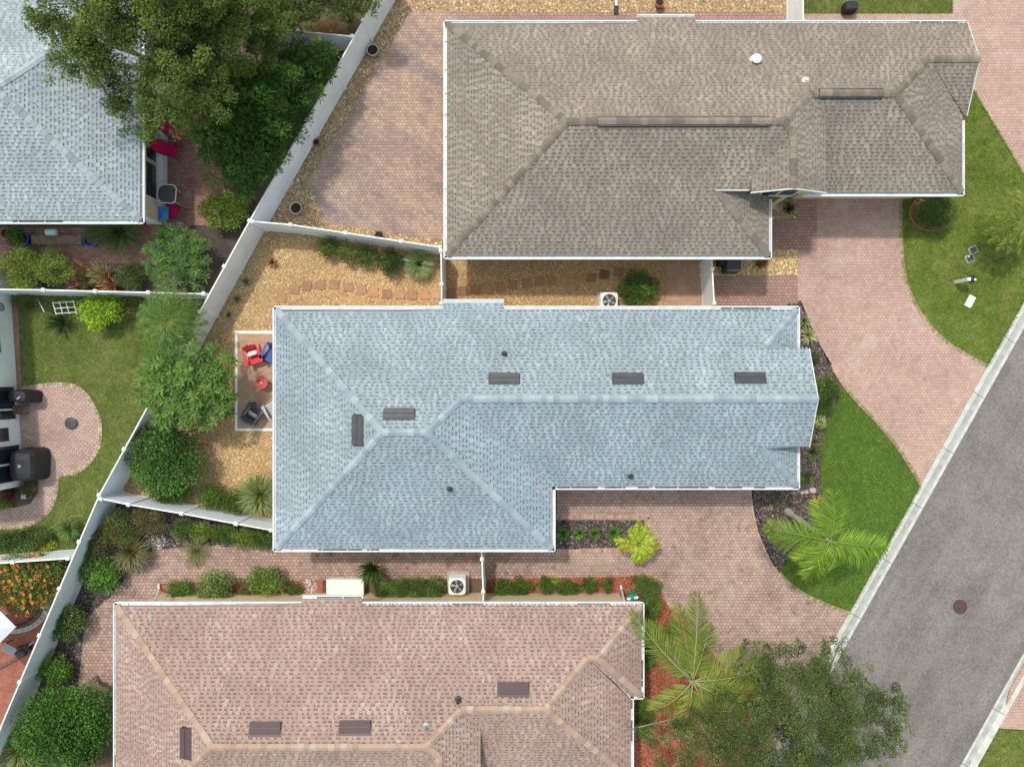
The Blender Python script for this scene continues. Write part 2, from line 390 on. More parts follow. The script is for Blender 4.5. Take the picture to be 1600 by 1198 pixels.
M_ROUNDPAT = pavers('pale_pink_patio_pavers', (0.53, 0.37, 0.31), (0.44, 0.295, 0.245), (0.16, 0.115, 0.105), 0.20, 0.105, rot=R(-5), stain_amt=0.22, joint_w=0.012)
M_TILE = pavers('tan_tile', (0.48, 0.315, 0.22), (0.43, 0.275, 0.19), (0.37, 0.24, 0.175), 0.46, 0.46, stain=(0.47, 0.33, 0.24), stain_amt=0.25, joint_w=0.01, offset=0.0)
M_STEP = vcol('stepping_stone', 0.9, 0.15, 0.15, 5, fine=0.12)
M_KERB = plain('kerb_concrete', (0.50, 0.49, 0.46), 0.9, 0.15, 0.2, 2.2, fine=0.12)
M_KERBG = plain('gutter_pan_concrete', (0.36, 0.365, 0.355), 0.9, 0.15, 0.28, 1.8, fine=0.12)

g = MB().poly([(-900, -900, -0.16), (900, -900, -0.16), (900, 900, -0.16), (-900, 900, -0.16)])
gm = MB(); gm.poly([(-900, -900, -0.16), (900, -900, -0.16), (900, 900, -0.16), (-900, 900, -0.16)])
tag(gm.build('ground', M_TURF), kind='structure')
# kerb line of the near side of the road (back edge) and the far side
K0 = P(1600, 470); K1 = P(1298, 1008); KD = (K1 - K0).normalized(); KN = Vector((-KD.y, KD.x, 0))   # KN points to the road
if KN.x < 0: KN = -KN
A0 = K0 - KD * 40; A1 = K1 + KD * 40
tag(prism(MB(), [(A0.x, A0.y), (A1.x, A1.y), (-70, A1.y), (-70, A0.y)], -0.15, 0.0).build('yard', M_SOILG), kind='structure')
KW = 0.62
F0 = P(1599, 1023); ROADW = (F0 - K0).dot(KN) - KW
ra, rb = A0 + KN * (KW - 0.02), A1 + KN * (KW - 0.02); rc, rd = rb + KN * (ROADW + 0.04), ra + KN * (ROADW + 0.04)
tag(prism(MB(), [(p.x, p.y) for p in (ra, rb, rc, rd)], -0.15, -0.045).build('road', M_ASPHALT), kind='structure')
fa, fb = A0 + KN * (ROADW + 2 * KW), A1 + KN * (ROADW + 2 * KW)
tag(prism(MB(), [(p.x, p.y) for p in (fa, fb, fb + KN * 40, fa + KN * 40)], -0.15, 0.0).build('far_verge', M_TURFG), kind='structure')

def kerb_profile():  # offsets across the kerb (m from its back edge) and heights
    return [(0.0, 0.035), (0.20, 0.03), (0.27, -0.035), (0.46, -0.055), (0.50, -0.045), (KW, -0.035)]
def kerb(name, origin, dirn, nrm, first, count, step, lab):
    root = bpy.data.objects.new(name, None); COL.objects.link(root); root.empty_display_size = 0.2; tag(root, kind='structure')
    root.location = origin; root.rotation_euler = (0, 0, math.atan2(dirn.y, dirn.x)); sgn = 1 if dirn.cross(nrm).z > 0 else -1
    pr = kerb_profile(); L = step - 0.022
    mb = MB(); V = []
    for x in (0, L):
        V += [(x, sgn * o, z) for o, z in pr] + [(x, sgn * KW, -0.14), (x, 0, -0.14)]
    n = len(pr) + 2; F = [tuple(range(n)), tuple(range(2 * n - 1, n - 1, -1))] + [(i, i + n, (i + 1) % n + n, (i + 1) % n) for i in range(n)]
    mb.add(V, F); me = mb.mesh('kerb_segment', M_KERB); me.materials.append(M_KERBG)
    for p in me.polygons:
        if p.index in (2 + 2, 2 + 3): p.material_index = 1
    for i in range(count):
        o = bpy.data.objects.new('kerb_segment', me); link(o, root, local=True); o.location = (first + i * step, 0, 0)
    return root
t0 = (P(1570, 527) - K0).dot(KD)
kerb('kerb', K0, KD, KN, t0 - 14 * 2.82, 30, 2.82, '')
FK = K0 + KN * (ROADW + 2 * KW)
t1 = (P(1570, 1117) - FK).dot(KD)
kerb('far_kerb', FK, KD, -KN, t1 - 14 * 2.82, 24, 2.82, '')

def kp(t, off=0.0):   # a pixel on the near kerb's back edge at image row t
    x = 1600 + (t - 470) * (1298 - 1600) / (1008 - 470.0); return (x + off, t)
# --- driveways, patios, paths (pixels on the ground)
rb_edge = smooth_line([(1407, 300), (1407, 345), (1408, 385), (1413, 430), (1428, 472), (1450, 506), (1478, 534), (1508, 553), (1540, 571)])
lb_edge = smooth_line([kp(757), (1418, 722), (1400, 695), (1372, 661), (1342, 630), (1317, 600), (1296, 564), (1277, 532), (1262, 498), (1253, 474)])
DRIVE_A = rb_edge + [kp(578), kp(757)] + lb_edge[1:] + [(1252, 470), (1112, 478), (1112, 430), (1210, 430), (1210, 300)]
slab('driveway', DRIVE_A, 0.03, M_DRIVE)
slab('front_walk', [(1206, 300), (1276, 300), (1276, 393), (1246, 393), (1246, 478), (1112, 478), (1112, 431), (1206, 431)], 0.036, M_WALKPAV)
dr_top = [(1488, -80), (1488, 22), (1232, 22), (1232, 40), (1500, 40), (1500, 110), (1521, 142), (1560, 208), (1600, 274), (1645, 350), (1660, 364), kp(360), kp(-80)]
slab('driveway', dr_top, 0.03, M_DRIVE)
rc_edge = smooth_line([(1174, 740), (1174, 770), (1178, 800), (1187, 836), (1205, 876), (1226, 904), (1255, 927), (1290, 944), (1327, 957)])
lc_edge = smooth_line([(1233, 1122), (1200, 1088), (1162, 1058), (1125, 1030), (1096, 998), (1072, 967), (1048, 948), (1035, 926), (1022, 900)])
DRIVE_C = rc_edge + [kp(957), kp(1120)] + lc_edge + [(985, 899), (870, 902), (870, 740)]
slab('driveway', DRIVE_C, 0.03, M_DRIVEC)
slab('side_path', [(870.5, 855), (1000, 855), (1000, 902), (480, 906), (252, 911), (252, 960), (182, 960), (178, 1120), (124, 1090), (124, 1060), (135, 965), (180, 925), (205, 890), (240, 858), (425, 845), (870.5, 830)], 0.024, M_SIDEPAV)
slab('patio', [(632, 30), (592, 100), (550, 172), (478, 288), (497, 315), (502, 348), (600, 362), (720, 380), (720, 18), (640, 18)], 0.03, M_PATIO)
slab('path', [(720, 20), (1232, 20), (1232, 60), (720, 60)], 0.027, M_WALKPAV)
rp = smooth_line([(28, 608), (60, 603), (98, 600), (124, 607), (143, 628), (156, 660), (155, 695), (138, 724), (115, 739), (92, 744), (88, 770), (78, 796), (55, 815), (25, 823), (-80, 825)])
slab('round_patio', rp + [(-80, 793), (25, 792), (48, 787), (60, 768), (60, 742), (40, 735), (20, 700)], 0.03, M_ROUNDPAT)
slab('brick_patio', [(225, 150), (330, 150), (352, 300), (340, 345), (330, 352), (300, 352), (250, 385), (250, 412), (-60, 412), (-60, 355), (200, 355)], 0.03, M_DARKPAV)
slab('brick_edge', [(17, 470), (29, 470), (35, 606), (24, 606)], 0.05, M_DARKPAV)
slab('tile_pad', [(1040, 412), (1100, 412), (1100, 485), (1040, 485)], 0.03, M_TILE)
PATIO_T = [(371, 520), (440, 520), (440, 670), (371, 670)]
slab('tile_patio', PATIO_T, 0.055, M_TILE)
kb = MB()
for (x0, y0, x1, y1) in ((368, 517, 440, 521.5), (368, 669, 440, 673), (368, 521.5, 372, 669)):
    a = P(x0, y0); c = P(x1, y1); kb.box(a.x, c.x, c.y, a.y, 0, 0.075)
tag(kb.build('patio_kerb', M_WHITE), kind='structure')
slab('far_driveway', [(1578, 1076), (1700, 860), (1800, 1150), (1562, 1137)], 0.03, M_DRIVE)
# --- beds
GRAV1 = [(395, 350), (692, 390), (692, 490), (440, 490), (440, 835), (330, 806), (166, 778), (250, 610), (330, 470)]
slab('gravel_bed', GRAV1, 0.008, M_GRAVELB)
GRAV2 = [(692, 395), (1112, 395), (1112, 490), (692, 490)]
slab('gravel_bed', GRAV2, 0.012, M_GRAVELB)
GRAV3 = [(640, -60), (1232, -60), (1232, 21), (700, 21), (640, 26), (592, 100), (550, 172), (478, 288), (497, 315), (502, 348), (600, 362), (692, 376), (692, 392), (395, 350), (440, 270)]
slab('gravel_bed', GRAV3, 0.016, M_GRAVELB)
GRAV4 = [(1112, 400), (1206, 400), (1206, 392), (1246, 390), (1247, 429), (1112, 431)]
slab('gravel_bed', GRAV4, 0.044, M_GRAVELB)
GRAV5 = [(1207, 313), (1244, 313), (1244, 343), (1207, 343)]
slab('gravel_bed', GRAV5, 0.046, M_GRAVELB)
BED1 = [(868, 812), (1006, 812), (1008, 854), (868, 857)]
slab('mulch_bed', BED1, 0.042, M_MULCHD)
BED2 = smooth_line([(1174, 740), (1174, 770), (1178, 800), (1187, 836), (1205, 876), (1217, 893)]) + [(1232, 868), (1250, 845), (1283, 818)] + smooth_line([(1285, 800), (1282, 740), (1284, 690), (1298, 645), (1312, 610)]) + [(1296, 564), (1277, 532), (1262, 498), (1253, 474), (1230, 474), (1230, 740)]
slab('mulch_bed', BED2, 0.040, M_MULCHD)
RED1 = [(758, 904), (985, 900), (1000, 960), (758, 960)]
slab('red_mulch_bed', RED1, 0.034, M_MULCHR)
RED2 = [(985, 899)] + lc_edge[::-1][:-1] + [(1234, 1122), (1138, 1290), (960, 1290), (960, 930)]
slab('red_mulch_bed', RED2, 0.037, M_MULCHR)
SLM = [(250, 912), (505, 906), (505, 960), (250, 960)]
slab('mulch_bed', SLM, 0.028, M_MULCHRP)
GARD = [(-60, 411), (250, 411), (260, 385), (345, 350), (420, 250), (500, 110), (600, -60), (560, -60), (330, -60), (330, 150), (352, 300), (340, 345), (300, 352)]
slab('mulch_bed', [(-60, 411), (250, 411), (300, 352), (345, 345), (400, 330), (310, 470), (-60, 460)], 0.010, M_MULCHD)
slab('mulch_bed', [(-60, 1290), (-60, 985), (115, 880), (60, 1010), (0, 1150)], 0.012, M_MULCHRP)
SIDE_BED = [(155, 775), (425, 832), (425, 850), (240, 860), (205, 892), (178, 925), (135, 965), (124, 1060), (60, 1230), (-60, 1290), (0, 1150)]
slab('mulch_bed', SIDE_BED, 0.014, M_MULCHD)
# --- lawns
LAWN_L = [(17, 456), (330, 462), (155, 770), (115, 862), (-60, 868), (-60, 823)] + [(x, y) for x, y in rp[::-1][1:]] + [(28, 606)]
slab('lawn', LAWN_L, 0.016, M_TURF)
LAWN_M = [(1283, 818), (1250, 845), (1217, 893)] + [p for p in rc_edge if p[1] > 893] + [kp(955), kp(760)] + lb_edge[1:] 
LAWN_M = [p for p in LAWN_M if not (p[1] < 606 and p[0] < 1320)] + smooth_line([(1312, 610), (1298, 645), (1284, 690), (1282, 740), (1285, 800)])
slab('lawn', LAWN_M, 0.018, M_TURFG)
LAWN_R = rb_edge[::1] + [kp(571), kp(362), (1660, 364), (1645, 350), (1600, 274), (1560, 208), (1521, 142), (1480, 142), (1480, 300)]
slab('lawn', LAWN_R, 0.018, M_TURF)
LAWN_T = [(1258, -80), (1486, -80), (1486, 21), (1258, 21)]
slab('lawn', LAWN_T, 0.018, M_TURF)
LAWN_F = [(1560, 1139), (1800, 1152), (1800, 1400), (1420, 1400)]
slab('lawn', LAWN_F, 0.02, M_TURF)
slab('lawn', [(-600, 1291), (1130, 1291), (890, 1720), (-600, 1720)], 0.020, M_TURF)
slab('lawn', [(-600, -620), (2205, -620), (1910, -84), (-600, -84)], 0.020, M_TURF)

DRY = [(0.205, 0.296, 0.064), (0.169, 0.266, 0.051), (0.277, 0.333, 0.108), (0.133, 0.23, 0.039), (0.329, 0.363, 0.149)]
LUSH = [(0.124, 0.238, 0.032), (0.157, 0.27, 0.041), (0.097, 0.2, 0.026), (0.216, 0.313, 0.065), (0.24, 0.29, 0.08)]
MIDG = [(0.175, 0.316, 0.037), (0.218, 0.356, 0.044), (0.138, 0.271, 0.029), (0.281, 0.381, 0.077)]
grass('lawn_grass', LAWN_L, 0.016, 900, 0.05, DRY, 1, 'dry yellowish lawn grass beside the round patio')
grass('lawn_grass', LAWN_M, 0.018, 1100, 0.05, LUSH, 2, 'deep green lawn grass between driveways and the road kerb')
grass('lawn_grass', LAWN_R, 0.018, 900, 0.05, MIDG, 3, 'mid green lawn grass right of the curving pink driveway')
grass('lawn_grass', LAWN_T, 0.018, 900, 0.05, DRY, 4, 'brownish lawn grass strip at the top edge')
grass('lawn_grass', LAWN_F, 0.02, 700, 0.05, DRY, 5, 'patchy lawn grass beyond the far kerb')

TAN = [(0.562, 0.382, 0.185), (0.468, 0.294, 0.13), (0.645, 0.48, 0.26), (0.364, 0.211, 0.092), (0.593, 0.421, 0.218), (0.52, 0.323, 0.139)]
BRN = [(0.50, 0.33, 0.17), (0.40, 0.25, 0.125), (0.60, 0.45, 0.27), (0.27, 0.165, 0.09), (0.64, 0.50, 0.33), (0.20, 0.13, 0.08)]
pebbles('gravel_stones', GRAV1, 0.008, 820, 0.0235, TAN, 11, 'golden tan gravel stones covering the back yard', holes=[PATIO_T])
pebbles('gravel_stones', GRAV2, 0.012, 820, 0.0235, TAN, 12, 'golden gravel stones between the grey and brown roofs', holes=[[(1040, 412), (1100, 412), (1100, 485), (1040, 485)]])
pebbles('gravel_stones', GRAV3, 0.016, 520, 0.031, BRN, 13, 'brown gravel stones along the brown roofed house patio')
pebbles('gravel_stones', GRAV4, 0.044, 500, 0.032, [(0.70, 0.50, 0.24), (0.6, 0.4, 0.18), (0.8, 0.64, 0.36), (0.45, 0.28, 0.12)], 14, 'coarse yellow gravel stones beside the front walk')
pebbles('gravel_stones', GRAV5, 0.046, 500, 0.032, BRN, 15, 'small square gravel patch by the entry')
DCH = [(0.10, 0.08, 0.075), (0.06, 0.048, 0.045), (0.17, 0.14, 0.13), (0.24, 0.20, 0.19), (0.045, 0.035, 0.03)]
RCH = [(0.34, 0.11, 0.065), (0.26, 0.075, 0.042), (0.40, 0.16, 0.10), (0.20, 0.055, 0.03)]
for i, (bd, z, cl, lab) in enumerate([(BED1, 0.042, DCH, 'dark lava mulch in the narrow planting strip'), (BED2, 0.040, DCH, 'dark bark mulch round the front corner of the grey roofed house'),
                      (RED1, 0.034, RCH, 'bright red mulch along the pink roofed house wall'), (RED2, 0.037, RCH, 'bright red mulch under the big palm'),
                      (SIDE_BED, 0.014, DCH, 'dark mulch along the foot of the diagonal fence')]):
    pebbles('mulch_chips', bd, z, 420, 0.034, cl, 21 + i, lab, 'mulch', flat=0.45, jit=0.25, mat=M_CHIP)

def brick_border(name, line, w, z, cols, seed, label, bl=0.11):
    rng = random.Random(seed); mb = MB(); pts = [P(x, y) for x, y in line]
    for a, b_ in zip(pts, pts[1:]):
        d = b_ - a; L = d.length
        if L < 0.02: continue
        d /= L; n = Vector((-d.y, d.x, 0)); k = max(1, int(L / bl))
        for i in range(k):
            c_ = a + d * (L * (i + 0.5) / k); e = L / k * 0.45; ww = w / 2
            cc = rng.choice(cols); f = rng.uniform(0.85, 1.15); cc = tuple(x * f for x in cc)
            q = [c_ - d * e - n * ww, c_ + d * e - n * ww, c_ + d * e + n * ww, c_ - d * e + n * ww]
            mb.add([(p.x, p.y, z) for p in q] + [(p.x, p.y, 0.0) for p in q], [(0, 1, 2, 3), (4, 5, 1, 0), (5, 6, 2, 1), (6, 7, 3, 2), (7, 4, 0, 3)], cc)
    return tag(mb.build(name, M_STEP), kind='stuff')
PB = [(0.44, 0.285, 0.23), (0.37, 0.23, 0.185), (0.48, 0.33, 0.27)]
for i, ln in enumerate((rb_edge, lb_edge, rc_edge, lc_edge)):
    o = brick_border('edging_bricks', ln, 0.15, 0.040, PB, i, ''); tag(o, ['brick edging course between curving pink driveway and right lawn', 'brick edging course between curving pink driveway and middle lawn', 'brick edging course round the mulch bed and lower lawn', 'brick edging course along the red mulch bed'][i], 'edging')
o = brick_border('edging_bricks', [(868, 807), (1014, 807), (1014, 858), (868, 861)], 0.16, 0.046, PB, 9, ''); tag(o, 'brick edging course round the narrow planting strip', 'edging')
o = brick_border('edging_bricks', rp[:-1], 0.16, 0.040, [(0.55, 0.40, 0.34), (0.48, 0.33, 0.27)], 10, ''); tag(o, 'brick edging course round the pale round patio', 'edging')

# stepping stones
def stone_path(name, pts, seed, cols):
    rng = random.Random(seed)
    root = bpy.data.objects.new(name, None); COL.objects.link(root); tag(root, kind='structure'); root.location = P(*pts[0][:2])
    for (x, y, *s) in pts:
        s = s[0] if s else 0.42
        mb = MB(); c = rng.choice(cols); f = rng.uniform(0.85, 1.12)
        e = s / 2; a = R(rng.uniform(-9, 9)); p = P(x, y)
        M = Matrix.Translation((p.x, p.y, 0)) @ Matrix.Rotation(a, 4, 'Z')
        mb.box(-e, e, -e * rng.uniform(0.88, 1.0), e, 0.0, 0.052, M, tuple(k * f for k in c), bev=0.015)
        mb.build('stone', M_STEP, root)
SCOL = [(0.44, 0.21, 0.11), (0.40, 0.22, 0.13), (0.48, 0.26, 0.14), (0.34, 0.19, 0.12), (0.46, 0.27, 0.17)]
stone_path('stepping_stone_path', [(440, 465), (460, 453), (480, 447), (501, 446), (522, 445), (545, 449), (565, 453), (584, 457), (605, 460), (625, 460), (644, 461), (663, 461), (682, 460)], 3, SCOL)
stone_path('stepping_stone_path', [(421, 503)], 5, SCOL)
stone_path('stepping_stone_path', [(704, 458), (723, 455), (743, 453), (762, 451), (782, 449), (801, 445), (823, 443), (843, 440), (862, 439), (883, 438), (904, 436), (924, 434), (944, 429), (966, 425)], 4, [(0.33, 0.17, 0.095), (0.36, 0.20, 0.12), (0.40, 0.22, 0.12), (0.20, 0.09, 0.045)])

# ------------------------------------------------------------------ houses
PITCH = 0.417; ZE = 2.8; GI = 0.145; EXPO = 0.131
def shingle_plane(mb, poly, p0, u, cols, gap, dash, rng, ze=ZE, pitch=PITCH):
    """courses of laminated shingles on the roof plane rising along u from the line through p0"""
    u = Vector((u[0], u[1])).normalized(); w = Vector((-u.y, u.x)); p0 = Vector(p0)
    S = [((Vector(p) - p0).dot(w), (Vector(p) - p0).dot(u)) for p in poly]
    cs = math.cos(math.atan(pitch)); nrm = Vector((-u.x * pitch, -u.y * pitch, 1)).normalized()
    def pt(v, t, h):
        q = p0 + w * v + u * t; return (q.x + nrm.x * h, q.y + nrm.y * h, ze + pitch * t + nrm.z * h)
    def cross(t):
        xs = []
        for i in range(len(S)):
            (v0, t0_), (v1, t1_) = S[i], S[(i + 1) % len(S)]
            if (t0_ > t) != (t1_ > t): xs.append(v0 + (v1 - v0) * (t - t0_) / (t1_ - t0_))
        xs.sort(); return xs
    tmin = min(s[1] for s in S); tmax = max(s[1] for s in S); k = int(tmin / EXPO) if tmin > 0 else int(math.floor(tmin / EXPO))
    t = tmin
    while t < tmax - 0.01:
        t2 = min(t + EXPO, tmax)
        a = cross(t + 0.004); b_ = cross(t2 - 0.004); mid = cross((t + t2) / 2)
        if len(a) != len(mid): a = mid
        if len(b_) != len(mid): b_ = mid
        for i in range(0, len(mid) - 1, 2):
            lo0, hi0, lo1, hi1 = a[i], a[i + 1], b_[i], b_[i + 1]
            v = min(lo0, lo1) - rng.uniform(0, 0.3)
            end = max(hi0, hi1); tooth = rng.random() < 0.5
            cb = rng.choice(cols)
            while v < end:
                wd = rng.uniform(0.05, 0.20) if tooth else rng.uniform(0.06, 0.19)
                va, vb = v, v + wd; v = vb
                A0_, B0_, A1_, B1_ = max(va, lo0), min(vb, hi0), max(va, lo1), min(vb, hi1)
                if B0_ - A0_ < 0.004 and B1_ - A1_ < 0.004: tooth = not tooth; continue
                B0_ = max(A0_, B0_); B1_ = max(A1_, B1_)
                q_ = p0 + w * va + u * t; nv = mnoise.noise(Vector((q_.x * 0.75, q_.y * 0.75, 3.1))); f = rng.uniform(0.94, 1.06) * (1 + 0.09 * nv)
                if tooth:
                    cc = cols[max(0, min(len(cols) - 1, int((rng.random() * 0.75 + 0.125 + 0.45 * nv) * len(cols))))]; cc = tuple(x * f for x in cc); h = 0.018
                    mb.add([pt(A0_, t, h), pt(B0_, t, h), pt(B1_, t2, h - 0.009), pt(A1_, t2, h - 0.009), pt(A0_, t, 0.0), pt(B0_, t, 0.0)], [(0, 1, 2, 3), (4, 5, 1, 0)], cc)
                else:
                    cc = rng.choice(gap); cc = tuple(x * f for x in cc); h = 0.010
                    tm = t + (t2 - t) * rng.uniform(0.64, 0.74)
                    Am, Bm = A0_ + (A1_ - A0_) * 0.69, B0_ + (B1_ - B0_) * 0.69
                    mb.add([pt(A0_, t, h), pt(B0_, t, h), pt(Bm, tm, h - 0.004), pt(Am, tm, h - 0.004), pt(A0_, t, 0.0), pt(B0_, t, 0.0)], [(0, 1, 2, 3), (4, 5, 1, 0)], cc)
                    df = rng.uniform(0.85, 1.2); dc = tuple(x * df for x in dash)
                    mb.add([pt(Am, tm, h - 0.004), pt(Bm, tm, h - 0.004), pt(B1_, t2, h - 0.008), pt(A1_, t2, h - 0.008)], [(0, 1, 2, 3)], dc)
                tooth = not tooth
        t = t2

CAP = {}
def cap_mesh(mat):
    if mat.name in CAP: return CAP[mat.name]
    mb = MB(); L = 0.27; W = 0.135; d = 0.040
    V = [(0, -W, -d), (0, 0, 0.012), (0, W, -d), (L, -W, -d - 0.012), (L, 0, 0.0), (L, W, -d - 0.012), (0, -W, -d - 0.03), (0, 0, -0.02), (0, W, -d - 0.03), (L, -W, -d - 0.04), (L, W, -d - 0.04)]
    mb.add(V, [(0, 3, 4, 1), (1, 4, 5, 2), (6, 0, 1, 7), (7, 1, 2, 8), (6, 9, 3, 0), (2, 5, 10, 8)])
    CAP[mat.name] = mb.mesh('ridge_cap', mat); return CAP[mat.name]
def caps(roof, a, b, mat, rng, lift=0.045, expo=0.235):
    a = Vector(a); b = Vector(b); d = b - a; L = d.length; d /= L
    y = Vector((0, 0, 1)).cross(d).normalized(); z = d.cross(y); n = max(1, int(round(L / expo)))
    rot = Matrix((d, y, z)).transposed().to_4x4()
    for i in range(n):
        o = bpy.data.objects.new('ridge_cap', cap_mesh(mat)); link(o, roof)
        j = rng.uniform(-0.012, 0.012)
        o.matrix_basis = Matrix.Translation(a + d * (L * i / n) + z * lift + y * j) @ rot @ Matrix.Diagonal((L / n / 0.235, rng.uniform(0.95, 1.05), 1, 1))

def gutter(house, a, b, inward, z, rng, dirty=0.15):
    """open white gutter along a-b (outer line), hangers every metre or so"""
    a = Vector((*a, 0)); b = Vector((*b, 0)); d = (b - a); L = d.length; d /= L; n = Vector((*inward, 0)).normalized()
    mb = MB(); w = 0.15
    def strip(o0, o1, z0, z1):
        V = []
        for p in (a, b):
            for (o, zz) in ((o0, z0), (o1, z0), (o1, z1), (o0, z1)): V.append(p + n * o + Vector((0, 0, zz)))
        mb.add(V, [(0, 1, 2, 3), (7, 6, 5, 4), (0, 4, 5, 1), (1, 5, 6, 2), (2, 6, 7, 3), (3, 7, 4, 0)])
    strip(0.0, 0.05, z - 0.11, z + 0.012); strip(0.05, w, z - 0.115, z - 0.035); strip(w - 0.012, w + 0.01, z - 0.11, z - 0.012)
    t = rng.uniform(0.3, 0.8)
    while t < L - 0.1:
        c = a + d * t; mb.bar(c + n * 0.01 + Vector((0, 0, z + 0.004)), c + n * (w + 0.02) + Vector((0, 0, z + 0.004)), 0.035, 0.02); t += rng.uniform(0.85, 1.35)
    g_ = mb.build('gutter', M_METALW, house)
    if dirty > 0:
        db = MB(); t = rng.uniform(0, 1.5)
        while t < L - 0.3:
            e = min(L - 0.05, t + rng.uniform(0.3, 2.2))
            if rng.random() < dirty:
                p, q = a + d * t + n * 0.092, a + d * e + n * 0.092
                db.bar(p + Vector((0, 0, z - 0.03)), q + Vector((0, 0, z - 0.03)), 0.075, 0.014)
            t = e + rng.uniform(0.1, 0.5)
        if db.v: tag(db.build('gutter_debris', M_DIRT, g_), kind='stuff')
    return g_

def deck(roof_mb, poly, p0, u, ze=ZE, pitch=PITCH):
    u = Vector(u).normalized(); p0 = Vector(p0)
    a = sum(poly[i][0] * poly[(i + 1) % len(poly)][1] - poly[(i + 1) % len(poly)][0] * poly[i][1] for i in range(len(poly)))
    if a < 0: poly = poly[::-1]
    n = len(poly); zz = [ze + pitch * (Vector(p) - p0).dot(u) for p in poly]
    V = [(p[0], p[1], z) for p, z in zip(poly, zz)] + [(p[0], p[1], z - 0.11) for p, z in zip(poly, zz)]
    roof_mb.add(V, [tuple(range(n)), tuple(range(2 * n - 1, n - 1, -1))] + [(i + n, (i + 1) % n + n, (i + 1) % n, i) for i in range(n)])

def house(label, loc, planes, ridges, gutters, walls, soffits, cols, gap, dash, capcols, capname, wallmat, seed, extra_caps=()):
    rng = random.Random(seed)
    h = thing('house', label, 'house', (loc[0], loc[1], 0))
    rmb = MB()
    for poly, p0, u in planes: deck(rmb, poly, p0, u)
    roof = rmb.build('roof', M_SHEATH, h)
    smb = MB()
    cols = sorted(cols, key=sum)
    for poly, p0, u in planes: shingle_plane(smb, poly, p0, u, cols, gap, dash, rng)
    tag(smb.build('shingles', M_SHINGLE, roof), kind='stuff')
    cm = capmat(capname, capcols)
    for a, b_ in ridges: caps(roof, a, b_, cm, rng)
    for g_ in gutters: gutter(h, g_[0], g_[1], g_[2], g_[3] if len(g_) > 3 else ZE, rng, g_[4] if len(g_) > 4 else 0.12)
    for poly in walls: prism(MB(), poly, -0.05, ZE - 0.16).build('wall', wallmat, h)
    for poly in soffits: prism(MB(), poly, ZE - 0.17, ZE - 0.06).build('soffit', M_SOFFIT, h)
    return h, roof, cm, rng
M_SHEATH = plain('roof_underlay', (0.16, 0.16, 0.165), 0.95, 0.05, 0.1)

def on_plane(px, py, p0, u, ze=ZE, pitch=PITCH):
    u = Vector(u).normalized(); p0 = Vector(p0); z = 3.5
    for _ in range(12):
        q = P(px, py, z); z = ze + pitch * (Vector((q.x, q.y)) - p0).dot(u)
    q.z = z; return q
def plane_frame(q, u, pitch=PITCH):
    u = Vector((u[0], u[1], 0)).normalized(); y = (u + Vector((0, 0, pitch))).normalized(); x = Vector((u.y, -u.x, 0)); z = x.cross(y)
    return Matrix.Translation(q) @ Matrix((x, y, z)).transposed().to_4x4()
def slant_vent(h, px, py, p0, u, mat, w=1.14, d=0.38):
    M = plane_frame(on_plane(px, py, p0, u), u)
    mb = MB(); e = w / 2; f = d / 2
    mb.box(-e - 0.05, e + 0.05, -f, f + 0.08, 0.0, 0.024, M)
    V = [(-e, -f, 0.02), (e, -f, 0.02), (e, f, 0.02), (-e, f, 0.02), (-e, -f, 0.13), (e, -f, 0.13), (e, f - 0.03, 0.035), (-e, f - 0.03, 0.035)]
    mb.add(V, [(4, 5, 6, 7), (0, 1, 5, 4), (1, 2, 6, 5), (3, 0, 4, 7), (2, 3, 7, 6)], None, M)
    v = mb.build('roof_vent', mat, h)
    l = MB(); l.box(-e, e, -0.012, 0.012, 0.085, 0.097, M @ Matrix.Translation((0, 0, 0))); l.build('seam', mat, v)
    return v
def pipe_vent(h, px, py, p0, u, mat=None, r=0.045, hh=0.32):
    q = on_plane(px, py, p0, u); mb = MB()
    mb.lathe([(0.13, -0.02), (0.13, 0.03), (r + 0.02, 0.07), (r, 0.09), (r, hh), (r * 0.75, hh), (r * 0.7, hh - 0.08)], 12, Matrix.Translation(q))
    return mb.build('pipe_vent', mat or M_DARKMETAL, h)

ze = ZE
def z3(p, p0, u): return (p[0], p[1], ZE + PITCH * (Vector(p) - Vector(p0)).dot(Vector(u).normalized()))

# ---- grey roofed house
g_ = GI
xw, yn, ys, xi, ysw, xe = -9.74, 3.15, -6.85, 1.77, -4.32, 11.72
N_ = ((0, yn), (0, -1)); W_ = ((xw, 0), (1, 0)); S_ = ((0, ys), (0, 1)); E_ = ((xi, 0), (-1, 0)); SW_ = ((0, ysw), (0, 1)); EE_ = ((xe, 0), (-1, 0))
AL, AR = (-4.90, -1.85), (-3.23, -1.85); J = (-1.965, -0.585); ry = -0.585; gx = 11.78; gn, gs = 1.37, -2.52
W_P = 5.0 / (AL[0] - xw)
planes = [
    ([(xw + g_, yn - g_), (-2.8, yn - g_), (-2.8, 3.44 - g_), (-0.34, 3.44 - g_), (-0.34, yn - g_), (xe - g_, yn - g_), (xe - 1.78, gn), (gx, gn), (gx, ry), J, AR, AL], *N_),
    ([(xw + g_, ys + g_), (xw + g_, yn - g_), AL], *W_),
    ([(xw + g_, ys + g_), (xi - g_, ys + g_), AR, AL], *S_),
    ([(xi - g_, ys + g_), (xi - g_, ysw + g_), J, AR], *E_),
    ([(xi - g_, ysw + g_), (xe - g_, ysw + g_), (xe - 1.8, gs), (gx, gs), (gx, ry), J], *SW_),
    ([(xe - g_, yn - g_), (xe - g_, gn - 0.2), (xe - 1.98, gn - 0.2), (xe - 1.78, gn)], *EE_),
    ([(xe - g_, ysw + g_), (xe - g_, gs + 0.2), (xe - 2.0, gs + 0.2), (xe - 1.8, gs)], *EE_)]
def up(p, pl): return z3(p, *pl)
